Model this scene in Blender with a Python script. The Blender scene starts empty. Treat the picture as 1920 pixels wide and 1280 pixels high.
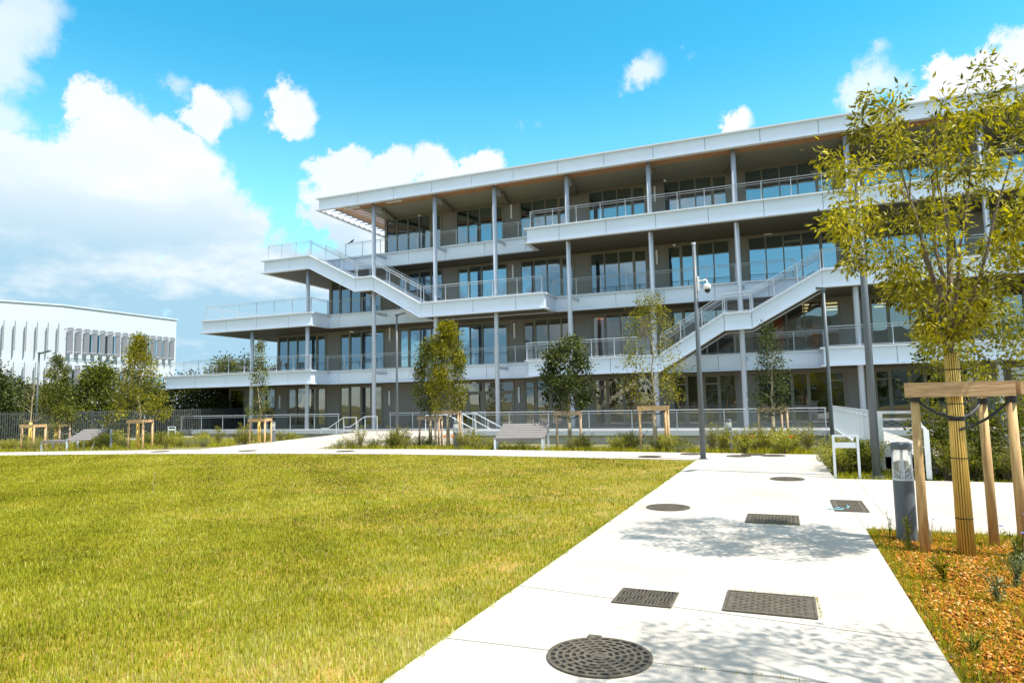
import bpy, math, random
import numpy as np
from mathutils import Vector, Matrix
R = math.radians
sc = bpy.context.scene
COL = sc.collection
# ------------------------------------------------------------------ camera
cam_d = bpy.data.cameras.new('camera'); cam = bpy.data.objects.new('camera', cam_d); COL.objects.link(cam)
cam_d.sensor_width = 36.0; cam_d.lens = 1255.26 / 1920 * 36; cam_d.clip_end = 3000; cam_d.clip_start = 0.05
rt = Vector((0.92656215, 0.37564982, -0.01922997)); up = Vector((0.05197878, -0.0772398, 0.99565668)); fw = Vector((-0.37253293, 0.92353734, 0.0910933))
m = Matrix.Identity(4)
for i in range(3):
    m[i][0] = rt[i]; m[i][1] = up[i]; m[i][2] = -fw[i]
m[2][3] = 1.6
cam.matrix_world = m
sc.camera = cam
# ------------------------------------------------------------------ light, exposure
SUN = Vector((0.95, -0.16, 1.62)).normalized()
sun_d = bpy.data.lights.new('sun', 'SUN'); sun = bpy.data.objects.new('sun', sun_d); COL.objects.link(sun)
sun_d.energy = 4.6; sun_d.angle = R(0.55); sun_d.color = (1.0, 0.95, 0.86)
sun.rotation_euler = SUN.to_track_quat('Z', 'Y').to_euler()
sun.location = (20, -10, 40)
sc.view_settings.view_transform = 'Standard'; sc.view_settings.look = 'None'
sc.view_settings.exposure = 0.75; sc.view_settings.gamma = 1.0
# ------------------------------------------------------------------ sky with clouds
W = bpy.data.worlds.new('World'); sc.world = W; W.use_nodes = True
nt = W.node_tree; nt.nodes.clear()
def N(t, **k):
    n = nt.nodes.new(t)
    for a, b in k.items(): setattr(n, a, b)
    return n
def L(a, b): nt.links.new(a, b)
def wm(op, a, b=None, clamp=False):
    n = N('ShaderNodeMath', operation=op); n.use_clamp = clamp
    for i, v in enumerate((a, b)):
        if v is None: continue
        if isinstance(v, (int, float)): n.inputs[i].default_value = v
        else: L(v, n.inputs[i])
    return n.outputs[0]
out = N('ShaderNodeOutputWorld'); bg = N('ShaderNodeBackground'); L(bg.outputs[0], out.inputs[0])
bg.inputs[1].default_value = 0.13
sky = N('ShaderNodeTexSky', sky_type='NISHITA'); sky.sun_disc = False
sky.sun_elevation = math.asin(SUN.z); sky.sun_rotation = math.atan2(SUN.x, SUN.y); sky.air_density = 1.0; sky.dust_density = 0.2; sky.ozone_density = 1.0
tint = N('ShaderNodeMix', data_type='RGBA', blend_type='MULTIPLY'); tint.inputs[0].default_value = 1
L(sky.outputs[0], tint.inputs[6])
tc = N('ShaderNodeTexCoord'); nrm = N('ShaderNodeVectorMath', operation='NORMALIZE'); L(tc.outputs['Generated'], nrm.inputs[0])
nz = N('ShaderNodeTexNoise'); nz.inputs['Scale'].default_value = 9; nz.inputs['Detail'].default_value = 9; nz.inputs['Roughness'].default_value = 0.66
L(nrm.outputs[0], nz.inputs['Vector'])
sepz = N('ShaderNodeSeparateXYZ'); L(nrm.outputs[0], sepz.inputs[0])
zr = N('ShaderNodeMapRange'); L(sepz.outputs[2], zr.inputs[0]); zr.inputs[1].default_value = 0.26; zr.inputs[2].default_value = 0.50; zr.interpolation_type = 'SMOOTHSTEP'
tm = N('ShaderNodeMix', data_type='RGBA'); L(zr.outputs[0], tm.inputs[0]); tm.inputs[6].default_value = (0.80, 1.52, 1.26, 1); tm.inputs[7].default_value = (0.26, 1.25, 1.26, 1); zl_ = N('ShaderNodeMapRange'); L(sepz.outputs[2], zl_.inputs[0]); zl_.inputs[1].default_value = 0.0; zl_.inputs[2].default_value = 0.30
tl = N('ShaderNodeMix', data_type='RGBA'); L(zl_.outputs[0], tl.inputs[0]); tl.inputs[6].default_value = (1.05, 1.15, 1.35, 1); L(tm.outputs[2], tl.inputs[7]); L(tl.outputs[2], tint.inputs[7])
nz2 = N('ShaderNodeTexNoise'); nz2.inputs['Scale'].default_value = 4.2; nz2.inputs['Detail'].default_value = 6; nz2.inputs['Roughness'].default_value = 0.5
L(nrm.outputs[0], nz2.inputs['Vector'])
warp = N('ShaderNodeVectorMath', operation='MULTIPLY_ADD')
L(nz.outputs['Color'], warp.inputs[0]); warp.inputs[1].default_value = (0.11, 0.11, 0.11); L(nrm.outputs[0], warp.inputs[2])
wsub = N('ShaderNodeVectorMath', operation='SUBTRACT'); L(warp.outputs[0], wsub.inputs[0]); wsub.inputs[1].default_value = (0.055, 0.055, 0.055)
CL = [(-0.761, 0.536, 0.367, 0.032),(-0.762, 0.559, 0.329, 0.049),(-0.79, 0.532, 0.304, 0.036),(-0.816, 0.506, 0.279, 0.048),(-0.793, 0.549, 0.263, 0.088),(-0.751, 0.596, 0.284, 0.06),(-0.714, 0.619, 0.328, 0.03),(-0.737, 0.625, 0.255, 0.08),(-0.7, 0.669, 0.247, 0.056),(-0.673, 0.699, 0.244, 0.04),(-0.843, 0.503, 0.191, 0.12),(-0.797, 0.576, 0.181, 0.12),(-0.733, 0.657, 0.175, 0.104),(-0.66, 0.726, 0.195, 0.064),(-0.623, 0.76, 0.183, 0.056),(-0.594, 0.783, 0.184, 0.04),(-0.843, 0.532, 0.085, 0.112),(-0.792, 0.605, 0.081, 0.112),(-0.708, 0.7, 0.091, 0.112),(-0.635, 0.765, 0.108, 0.08),
(-0.553, 0.762, 0.336, 0.033),(-0.512, 0.795, 0.325, 0.048),(-0.46, 0.825, 0.327, 0.048),(-0.412, 0.848, 0.335, 0.032),(-0.375, 0.862, 0.342, 0.024),
(0.212, 0.911, 0.355, 0.036),(0.247, 0.902, 0.354, 0.044),(0.28, 0.894, 0.35, 0.044),(-0.042, 0.93, 0.365, 0.02),
(-0.598, 0.694, 0.402, 0.032),(-0.596, 0.707, 0.381, 0.021),(-0.677, 0.63, 0.38, 0.026),
(-0.9,-0.3,0.22,0.2),(-0.6,-0.75,0.2,0.2),(-0.3,-0.93,0.12,0.12),(0.85,-0.5,0.3,0.2),(-0.75,-0.55,0.42,0.2),(-0.95,0.2,0.3,0.18),(0.9,0.3,0.25,0.25),(-0.575,0.79,0.245,0.05),(-0.545,0.80,0.20,0.07),(-0.50,0.85,0.17,0.05),(0.0,-0.72,0.72,0.36),(0.5,-0.5,0.75,0.34),(-0.5,-0.45,0.77,0.36),(0.0,-0.1,1.0,0.42),(0.7,0.1,0.75,0.3),(-0.7,0.05,0.75,0.26)]  # final high blobs: unseen clouds added overhead and behind to whiten ambient light
THIN = [(-0.784, 0.453, 0.424, 0.044),(-0.768, 0.462, 0.444, 0.04),(-0.801, 0.457, 0.386, 0.044),(-0.79, 0.485, 0.376, 0.018),(-0.819, 0.476, 0.321, 0.04),(-0.654, 0.647, 0.393, 0.028),(-0.616, 0.674, 0.408, 0.02),(-0.694, 0.599, 0.4, 0.02),
(-0.15, 0.888, 0.436, 0.026),(-0.165, 0.889, 0.428, 0.018),(-0.088, 0.884, 0.458, 0.01),(0.107, 0.92, 0.377, 0.028),(0.13, 0.916, 0.38, 0.026),(0.13, 0.899, 0.417, 0.016),(0.153, 0.915, 0.372, 0.02),(-0.31, 0.866, 0.392, 0.014)]
def blobs(lst):
    acc = None
    for (x, y, z, r) in lst:
        d = Vector((x, y, z)).normalized()
        n = N('ShaderNodeVectorMath', operation='DISTANCE'); L(wsub.outputs[0], n.inputs[0]); n.inputs[1].default_value = d
        v = wm('SUBTRACT', 1.0, wm('DIVIDE', n.outputs['Value'], r * 1.3))
        v = wm('MULTIPLY', v, min(1.0, r / 0.03))
        acc = v if acc is None else wm('MAXIMUM', acc, v)
    return acc
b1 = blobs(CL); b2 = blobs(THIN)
def ramp(v, a, b):
    n = N('ShaderNodeMapRange'); n.interpolation_type = 'SMOOTHSTEP'; L(v, n.inputs[0]); n.inputs[1].default_value = a; n.inputs[2].default_value = b
    return n.outputs[0]
nzo = wm('MULTIPLY', wm('SUBTRACT', nz.outputs['Fac'], 0.5), 2.3)
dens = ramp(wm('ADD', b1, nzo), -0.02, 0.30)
thin = wm('MULTIPLY', ramp(wm('ADD', b2, wm('MULTIPLY', nzo, 1.0)), 0.05, 0.7), 0.75)
sepw = N('ShaderNodeSeparateXYZ'); L(nrm.outputs[0], sepw.inputs[0])
# thin veil towards the horizon
veil = wm('MULTIPLY', wm('SUBTRACT', 1.0, ramp(sepw.outputs[2], 0.0, 0.30)), wm('MULTIPLY', ramp(nz2.outputs['Fac'], 0.3, 0.7), 0.35))
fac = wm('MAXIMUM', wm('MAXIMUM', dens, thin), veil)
# cloud colour: white heads, blue grey bases lower down
nz3 = N('ShaderNodeTexNoise'); nz3.inputs['Scale'].default_value = 4.0; nz3.inputs['Detail'].default_value = 8; nz3.inputs['Roughness'].default_value = 0.58
mp = N('ShaderNodeMapping'); mp.inputs['Scale'].default_value = (1, 1, 2.4); L(nrm.outputs[0], mp.inputs[0]); L(mp.outputs[0], nz3.inputs['Vector'])
low = wm('SUBTRACT', 1.0, ramp(sepw.outputs[2], 0.10, 0.34))
shade = wm('MULTIPLY', ramp(nz3.outputs['Fac'], 0.30, 0.58), wm('ADD', wm('MULTIPLY', low, 1.1), 0.22), clamp=True)
cc = N('ShaderNodeMix', data_type='RGBA'); L(shade, cc.inputs[0])
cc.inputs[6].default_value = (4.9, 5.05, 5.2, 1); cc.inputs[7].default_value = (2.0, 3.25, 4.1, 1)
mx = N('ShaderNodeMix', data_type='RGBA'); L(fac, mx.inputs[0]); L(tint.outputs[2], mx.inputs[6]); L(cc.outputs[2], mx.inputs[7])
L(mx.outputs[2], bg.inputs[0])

# ------------------------------------------------------------------ helpers
rng = np.random.default_rng(7)
def tag(o, label=None, cat=None, group=None, kind=None):
    if label: o['label'] = label
    if cat: o['category'] = cat
    if group: o['group'] = group
    if kind: o['kind'] = kind
    return o
def empty(name, loc=(0, 0, 0), rz=0, label=None, cat=None, group=None):
    o = bpy.data.objects.new(name, None); o.empty_display_size = 0.2; o.location = loc; o.rotation_euler = (0, 0, rz)
    COL.objects.link(o); return tag(o, label, cat, group)
class MB:
    def __init__(s): s.v = []; s.f = []; s.m = []; s.mi = 0
    def add(s, vs, fs):
        b = len(s.v); s.v += [tuple(v) for v in vs]
        for f in fs: s.f.append(tuple(b + i for i in f)); s.m.append(s.mi)
        return s
    def box(s, x0, x1, y0, y1, z0, z1):
        return s.add([(x, y, z) for z in (z0, z1) for y in (y0, y1) for x in (x0, x1)],
                     [(0, 2, 3, 1), (4, 5, 7, 6), (0, 1, 5, 4), (2, 6, 7, 3), (0, 4, 6, 2), (1, 3, 7, 5)])
    def cbox(s, c, size, rz=0, rx=0, ry=0):
        M = Matrix.Translation(c) @ Matrix.Rotation(rz, 4, 'Z') @ Matrix.Rotation(ry, 4, 'Y') @ Matrix.Rotation(rx, 4, 'X')
        a, b, c2 = [k / 2 for k in size]
        return s.add([M @ Vector((x, y, z)) for z in (-c2, c2) for y in (-b, b) for x in (-a, a)],
                     [(0, 2, 3, 1), (4, 5, 7, 6), (0, 1, 5, 4), (2, 6, 7, 3), (0, 4, 6, 2), (1, 3, 7, 5)])
    def tube(s, pts, rad, n=8, cap=True):
        pts = [Vector(p) for p in pts]
        if not isinstance(rad, (list, tuple)): rad = [rad] * len(pts)
        b = len(s.v); prev = None
        for i, p in enumerate(pts):
            d = (pts[min(i + 1, len(pts) - 1)] - pts[max(i - 1, 0)]).normalized()
            if prev is None:
                a = d.orthogonal().normalized()
            else:
                a = (prev - d * prev.dot(d))
                a = a.normalized() if a.length > 1e-6 else d.orthogonal().normalized()
            prev = a; c = d.cross(a)
            for k in range(n):
                t = 2 * math.pi * k / n
                s.v.append(tuple(p + (a * math.cos(t) + c * math.sin(t)) * rad[i]))
        for i in range(len(pts) - 1):
            for k in range(n):
                k2 = (k + 1) % n
                s.f.append((b + i * n + k, b + i * n + k2, b + (i + 1) * n + k2, b + (i + 1) * n + k)); s.m.append(s.mi)
        if cap:
            s.f.append(tuple(b + k for k in range(n))[::-1]); s.m.append(s.mi)
            s.f.append(tuple(b + (len(pts) - 1) * n + k for k in range(n))); s.m.append(s.mi)
        return s
    def prism(s, poly, h0, h1, axis='z'):   # poly extruded: axis z -> (x,y); axis y -> (x,z)
        n = len(poly)
        P = (lambda a, b, h: (a, b, h)) if axis == 'z' else (lambda a, b, h: (a, h, b))
        vs = [P(a, b, h0) for a, b in poly] + [P(a, b, h1) for a, b in poly]
        fs = [tuple(range(n)), tuple(range(n, 2 * n))[::-1]] + [(i, i + n, (i + 1) % n + n, (i + 1) % n) for i in range(n)]
        return s.add(vs, fs)
    def build(s, name, mat, parent=None, smooth=False):
        me = bpy.data.meshes.new(name); me.from_pydata(s.v, [], s.f)
        for q in (mat if isinstance(mat, (list, tuple)) else [mat]): me.materials.append(q)
        if isinstance(mat, (list, tuple)): me.polygons.foreach_set('material_index', s.m)
        if smooth: me.polygons.foreach_set('use_smooth', [True] * len(me.polygons))
        import bmesh
        bm = bmesh.new(); bm.from_mesh(me); bmesh.ops.recalc_face_normals(bm, faces=bm.faces); bm.to_mesh(me); bm.free()
        me.update()
        o = bpy.data.objects.new(name, me); COL.objects.link(o)
        if parent: o.parent = parent
        return o
def np_mesh(name, V, F, mat, parent=None, rnd=None, smooth=False):
    """V (n,3), F (k,m) all faces with m corners; rnd per-face float attribute"""
    me = bpy.data.meshes.new(name); V = np.asarray(V, np.float32); F = np.asarray(F, np.int32)
    me.vertices.add(len(V)); me.vertices.foreach_set('co', V.ravel())
    k, mm = F.shape
    me.loops.add(k * mm); me.loops.foreach_set('vertex_index', F.ravel())
    me.polygons.add(k); me.polygons.foreach_set('loop_start', np.arange(k, dtype=np.int32) * mm)
    me.update(calc_edges=True)
    if rnd is not None:
        a = me.attributes.new('rnd', 'FLOAT', 'FACE'); a.data.foreach_set('value', np.asarray(rnd, np.float32))
    me.materials.append(mat)
    if smooth: me.polygons.foreach_set('use_smooth', [True] * k)
    me.validate()
    o = bpy.data.objects.new(name, me); COL.objects.link(o)
    if parent: o.parent = parent
    return o
def copy_tree(o, parent=None):
    c = o.copy(); COL.objects.link(c); c.parent = parent
    for ch in list(o.children): copy_tree(ch, c)
    return c

# ------------------------------------------------------------------ materials
MATS = {}
def mat(name, col, rough=0.6, metal=0.0, noise=0.0, scale=6.0, bump=0.0, spec=0.5, col2=None, stretch=None, detail=5, coat=0.0):
    M_ = bpy.data.materials.new(name); M_.use_nodes = True; t = M_.node_tree; b = t.nodes['Principled BSDF']
    b.inputs['Roughness'].default_value = rough; b.inputs['Metallic'].default_value = metal; b.inputs['Specular IOR Level'].default_value = spec
    b.inputs['Coat Weight'].default_value = coat
    b.inputs['Base Color'].default_value = (*col, 1)
    if noise or bump or col2:
        tcn = t.nodes.new('ShaderNodeTexCoord'); mpn = t.nodes.new('ShaderNodeMapping'); nn = t.nodes.new('ShaderNodeTexNoise')
        nn.inputs['Scale'].default_value = scale; nn.inputs['Detail'].default_value = detail; nn.inputs['Roughness'].default_value = 0.6
        if stretch: mpn.inputs['Scale'].default_value = stretch
        t.links.new(tcn.outputs['Object'], mpn.inputs[0]); t.links.new(mpn.outputs[0], nn.inputs['Vector'])
        rp = t.nodes.new('ShaderNodeValToRGB')
        c2 = col2 or tuple(c * (1 - noise) for c in col)
        rp.color_ramp.elements[0].color = (*c2, 1); rp.color_ramp.elements[0].position = 0.35
        rp.color_ramp.elements[1].color = (*col, 1); rp.color_ramp.elements[1].position = 0.65
        t.links.new(nn.outputs['Fac'], rp.inputs[0]); t.links.new(rp.outputs[0], b.inputs['Base Color'])
        if bump:
            bp = t.nodes.new('ShaderNodeBump'); bp.inputs['Strength'].default_value = bump; bp.inputs['Distance'].default_value = 0.01
            t.links.new(nn.outputs['Fac'], bp.inputs['Height']); t.links.new(bp.outputs[0], b.inputs['Normal'])
    return M_
def leaf_mat(name, cols, trans=0.35, rough=0.45):
    M_ = bpy.data.materials.new(name); M_.use_nodes = True; t = M_.node_tree; b = t.nodes['Principled BSDF']
    a = t.nodes.new('ShaderNodeAttribute'); a.attribute_name = 'rnd'
    rp = t.nodes.new('ShaderNodeValToRGB'); el = rp.color_ramp.elements
    while len(el) < len(cols): el.new(0.5)
    for i, c in enumerate(cols): el[i].position = i / (len(cols) - 1); el[i].color = (*c, 1)
    t.links.new(a.outputs['Fac'], rp.inputs[0]); t.links.new(rp.outputs[0], b.inputs['Base Color'])
    b.inputs['Roughness'].default_value = rough; b.inputs['Specular IOR Level'].default_value = 0.22
    tr = t.nodes.new('ShaderNodeBsdfTranslucent'); mxs = t.nodes.new('ShaderNodeMixShader'); mxs.inputs[0].default_value = trans
    hs = t.nodes.new('ShaderNodeHueSaturation'); hs.inputs['Value'].default_value = 1.3; hs.inputs['Saturation'].default_value = 1.1
    t.links.new(rp.outputs[0], hs.inputs['Color']); t.links.new(hs.outputs[0], tr.inputs[0])
    t.links.new(b.outputs[0], mxs.inputs[1]); t.links.new(tr.outputs[0], mxs.inputs[2])
    t.links.new(mxs.outputs[0], t.nodes['Material Output'].inputs[0])
    return M_
m_fascia = mat('fascia metal', (0.70, 0.765, 0.90), 0.42, noise=0.05, scale=0.7, detail=3)
m_lip = mat('edge flange metal', (0.66, 0.70, 0.79), 0.4)
m_gap = mat('joint shadow gap', (0.10, 0.11, 0.12), 0.8)
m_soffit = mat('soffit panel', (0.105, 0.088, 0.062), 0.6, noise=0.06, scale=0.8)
m_soffit_bounce = mat('roof soffit panel', (0.31, 0.285, 0.22), 0.6, noise=0.06, scale=0.8)  # soffit panel copy; colour lightened to hold light bounced off the terrace
m_wall = mat('bronze cladding panel', (0.205, 0.185, 0.165), 0.45, noise=0.06, scale=1.2)
m_frame = mat('window frame bronze', (0.20, 0.18, 0.14), 0.4)
m_column = mat('painted steel column', (0.50, 0.55, 0.67), 0.28, spec=0.6)
m_rail = mat('railing steel', (0.44, 0.48, 0.55), 0.35)
m_wood = mat('larch slat', (0.64, 0.34, 0.20), 0.6, noise=0.35, scale=3, stretch=(1, 12, 12))
m_fin = mat('perforated fin', (0.21, 0.22, 0.25), 0.5)
m_white = mat('white painted metal', (0.80, 0.82, 0.85), 0.45)
m_concrete_wall = mat('cast concrete', (0.42, 0.41, 0.38), 0.85, noise=0.15, scale=2, bump=0.2)
m_dark = mat('dark grey powder coat', (0.105, 0.125, 0.145), 0.42, noise=0.06, scale=3)
m_fence = mat('fence dark metal', (0.045, 0.052, 0.055), 0.5)
m_soil = mat('dry soil', (0.16, 0.10, 0.05), 0.95, noise=0.5, scale=3, bump=0.6)
m_lawnbase = mat('lawn soil', (0.17, 0.15, 0.03), 0.95, noise=0.0, scale=1.6, col2=(0.36, 0.22, 0.04), bump=0.4)
m_terrain = mat('ground cover earth', (0.22, 0.20, 0.07), 0.95, noise=0.4, scale=1.3, bump=0.4)
m_stake = mat('pressure treated pine', (0.66, 0.46, 0.20), 0.65, noise=0.0, col2=(0.42, 0.24, 0.10), scale=5, stretch=(6, 6, 0.7), bump=0.35)
m_beam = mat('sawn pine board', (0.68, 0.45, 0.24), 0.65, col2=(0.44, 0.26, 0.12), scale=6, stretch=(0.8, 9, 9), bump=0.35)
m_stakeg = mat('weathered pine', (0.52, 0.38, 0.26), 0.75, col2=(0.33, 0.22, 0.14), scale=5, stretch=(6, 6, 0.7))
m_mat = mat('bamboo matting', (0.78, 0.55, 0.13), 0.5, col2=(0.55, 0.33, 0.07), scale=8, stretch=(14, 14, 0.5))
m_strap = mat('black rubber strap', (0.02, 0.02, 0.022), 0.5)
m_bark = mat('bark', (0.20, 0.16, 0.11), 0.85, noise=0.45, scale=14, bump=0.5)
m_barkl = mat('pale bark', (0.40, 0.33, 0.22), 0.85, noise=0.4, scale=14, bump=0.4)
m_iron = mat('cast iron', (0.135, 0.115, 0.085), 0.65, noise=0.45, scale=25, spec=0.3)
m_pit = mat('drain pit', (0.012, 0.012, 0.012), 0.9)
m_bench = mat('weathered teak slat', (0.21, 0.195, 0.19), 0.7, noise=0.25, scale=6, stretch=(1, 10, 10))
m_galv = mat('galvanised steel', (0.62, 0.66, 0.72), 0.4, metal=0.2)
m_clear = mat('clear polycarbonate', (0.85, 0.88, 0.9), 0.05)
bb = m_clear.node_tree.nodes['Principled BSDF']; bb.inputs['Transmission Weight'].default_value = 0.8; bb.inputs['IOR'].default_value = 1.15
m_inner = mat('interior plaster', (0.36, 0.35, 0.32), 0.8)
m_innerdark = mat('interior dark partition', (0.06, 0.055, 0.05), 0.7)
m_orange = mat('orange partition', (0.95, 0.24, 0.02), 0.6)
m_red = mat('dark red partition', (0.16, 0.03, 0.02), 0.6)
m_floor = mat('interior floor', (0.22, 0.21, 0.19), 0.5)
m_deck = mat('terrace paving', (0.32, 0.32, 0.32), 0.8)
m_bird = mat('dark feathers', (0.03, 0.035, 0.045), 0.6)
m_chip = leaf_mat('bark mulch chips', [(0.09, 0.03, 0.004), (0.29, 0.10, 0.007), (0.50, 0.20, 0.014), (0.74, 0.46, 0.22)], trans=0.0, rough=0.8)
m_grass = leaf_mat('grass blade', [(0.11, 0.115, 0.008), (0.295, 0.30, 0.020), (0.46, 0.45, 0.045), (0.70, 0.64, 0.25)], trans=0.4, rough=.65)
m_grass2 = leaf_mat('bed grass blade', [(0.12, 0.15, 0.008), (0.36, 0.34, 0.015), (0.60, 0.48, 0.06)], trans=0.35)
m_leafnear = leaf_mat('hackberry leaf', [(0.06, 0.06, 0.007), (0.22, 0.20, 0.013), (0.42, 0.37, 0.02), (0.62, 0.53, 0.035)], trans=0.38, rough=0.35)
m_leafyel = leaf_mat('yellow green leaf', [(0.05, 0.058, 0.006), (0.19, 0.185, 0.014), (0.44, 0.38, 0.025)], trans=0.35)
m_leafdark = leaf_mat('dark green leaf', [(0.014, 0.022, 0.006), (0.05, 0.068, 0.014), (0.15, 0.165, 0.035)], trans=0.25)
m_leafmid = leaf_mat('mid green leaf', [(0.028, 0.042, 0.007), (0.10, 0.118, 0.014), (0.27, 0.26, 0.035)], trans=0.3)
m_shruby = leaf_mat('yellow shrub leaf', [(0.12, 0.14, 0.02), (0.28, 0.28, 0.04), (0.52, 0.46, 0.08)], trans=0.35)
m_shrubg = leaf_mat('grey green shrub leaf', [(0.09, 0.12, 0.05), (0.19, 0.22, 0.09), (0.36, 0.38, 0.20)], trans=0.3)
m_twig = mat('dry twig', (0.42, 0.34, 0.24), 0.9)
m_purple = mat('purple petals', (0.20, 0.18, 0.62), 0.6)
m_orangefl = mat('orange petals', (0.85, 0.18, 0.03), 0.6)
m_whitefl = mat('white petals', (0.8, 0.78, 0.74), 0.6)
def emis(name, col, s):
    M_ = mat(name, (0.8, 0.8, 0.8)); b = M_.node_tree.nodes['Principled BSDF']
    b.inputs['Emission Color'].default_value = (*col, 1); b.inputs['Emission Strength'].default_value = s; return M_
m_strip = emis('lit ceiling lamp', (1.0, 0.85, 0.45), 1.3)
m_warm = emis('lit pendant', (1.0, 0.6, 0.2), 1.0)
# concrete path: pale, with faint aggregate and stains
m_path = mat('pale washed concrete', (0.62, 0.59, 0.545), 0.8)
t = m_path.node_tree; b = t.nodes['Principled BSDF']; tcn = t.nodes.new('ShaderNodeTexCoord')
n1 = t.nodes.new('ShaderNodeTexNoise'); n1.inputs['Scale'].default_value = 0.7; n1.inputs['Detail'].default_value = 6
n2 = t.nodes.new('ShaderNodeTexNoise'); n2.inputs['Scale'].default_value = 90; n2.inputs['Detail'].default_value = 3
n3 = t.nodes.new('ShaderNodeTexVoronoi'); n3.inputs['Scale'].default_value = 9
for n in (n1, n2, n3): t.links.new(tcn.outputs['Object'], n.inputs['Vector'])
def ramp2(t, src, p0, c0, p1, c1):
    r_ = t.nodes.new('ShaderNodeValToRGB'); e = r_.color_ramp.elements; e[0].position = p0; e[0].color = (*c0, 1); e[1].position = p1; e[1].color = (*c1, 1)
    t.links.new(src, r_.inputs[0]); return r_.outputs[0]
c1_ = ramp2(t, n1.outputs['Fac'], 0.3, (0.43, 0.385, 0.33), 0.65, (0.52, 0.485, 0.435))
c2_ = ramp2(t, n2.outputs['Fac'], 0.30, (0.78, 0.75, 0.70), 0.50, (1, 1, 1))
c3_ = ramp2(t, n3.outputs['Distance'], 0.03, (0.45, 0.4, 0.33), 0.055, (1, 1, 1))
def mul(t, a, b_, f=1.0):
    q = t.nodes.new('ShaderNodeMix'); q.data_type = 'RGBA'; q.blend_type = 'MULTIPLY'; q.inputs[0].default_value = f
    t.links.new(a, q.inputs[6]); t.links.new(b_, q.inputs[7]); return q.outputs[2]
t.links.new(mul(t, mul(t, c1_, c2_), c3_, 0.45), b.inputs['Base Color'])
bp = t.nodes.new('ShaderNodeBump'); bp.inputs['Strength'].default_value = 0.15; bp.inputs['Distance'].default_value = 0.004
t.links.new(n2.outputs['Fac'], bp.inputs['Height']); t.links.new(bp.outputs[0], b.inputs['Normal'])
# glass: mirror plus tinted see-through
def glassmat(name, tint_, refl, rcol=(1, 1, 1)):
    M_ = bpy.data.materials.new(name); M_.use_nodes = True; t = M_.node_tree; t.nodes.clear()
    o = t.nodes.new('ShaderNodeOutputMaterial'); g = t.nodes.new('ShaderNodeBsdfGlossy'); g.inputs['Roughness'].default_value = 0.0; g.inputs['Color'].default_value = (*rcol, 1)
    tr = t.nodes.new('ShaderNodeBsdfTransparent'); tr.inputs[0].default_value = (*tint_, 1)
    fr = t.nodes.new('ShaderNodeFresnel'); fr.inputs[0].default_value = 1.5
    ad = t.nodes.new('ShaderNodeMath'); ad.operation = 'ADD'; ad.inputs[1].default_value = refl; ad.use_clamp = True; t.links.new(fr.outputs[0], ad.inputs[0])
    # slight waviness of the panes
    tcg = t.nodes.new('ShaderNodeTexCoord'); ng = t.nodes.new('ShaderNodeTexNoise'); ng.inputs['Scale'].default_value = 0.9; ng.inputs['Detail'].default_value = 1
    t.links.new(tcg.outputs['Object'], ng.inputs['Vector']); bg_ = t.nodes.new('ShaderNodeBump'); bg_.inputs['Strength'].default_value = 0.25; bg_.inputs['Distance'].default_value = 0.02
    t.links.new(ng.outputs['Fac'], bg_.inputs['Height']); t.links.new(bg_.outputs[0], g.inputs['Normal'])
    mxs = t.nodes.new('ShaderNodeMixShader'); t.links.new(ad.outputs[0], mxs.inputs[0]); t.links.new(tr.outputs[0], mxs.inputs[1]); t.links.new(g.outputs[0], mxs.inputs[2])
    t.links.new(mxs.outputs[0], o.inputs[0]); return M_
m_glass = glassmat('window glass', (0.20, 0.21, 0.21), 0.30, (0.66, 0.86, 1.0))
m_glass0 = glassmat('clear window glass', (0.60, 0.60, 0.55), 0.10)
def meshmat(name, cov, scale):
    M_ = bpy.data.materials.new(name); M_.use_nodes = True; t = M_.node_tree; b = t.nodes['Principled BSDF']
    b.inputs['Base Color'].default_value = (0.55, 0.6, 0.65, 1); b.inputs['Roughness'].default_value = 0.4
    tcg = t.nodes.new('ShaderNodeTexCoord'); sp = t.nodes.new('ShaderNodeSeparateXYZ'); t.links.new(tcg.outputs['Object'], sp.inputs[0])
    def mth(op, a, b2=None):
        n = t.nodes.new('ShaderNodeMath'); n.operation = op
        for i, v in enumerate((a, b2)):
            if v is None: continue
            if isinstance(v, (int, float)): n.inputs[i].default_value = v
            else: t.links.new(v, n.inputs[i])
        return n.outputs[0]
    hx = mth('ADD', sp.outputs[0], sp.outputs[1])
    a = mth('MULTIPLY', mth('ADD', mth('MULTIPLY', hx, 0.5), sp.outputs[2]), scale); c = mth('MULTIPLY', mth('SUBTRACT', mth('MULTIPLY', hx, 0.5), sp.outputs[2]), scale)
    ln = mth('MAXIMUM', mth('LESS_THAN', mth('FRACT', a), cov), mth('LESS_THAN', mth('FRACT', c), cov))
    t.links.new(ln, b.inputs['Alpha']); return M_
m_mesh = meshmat('stainless rope mesh', 0.022, 11.0)
m_mesh2 = meshmat('bridge rope mesh', 0.06, 11.0)

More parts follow.
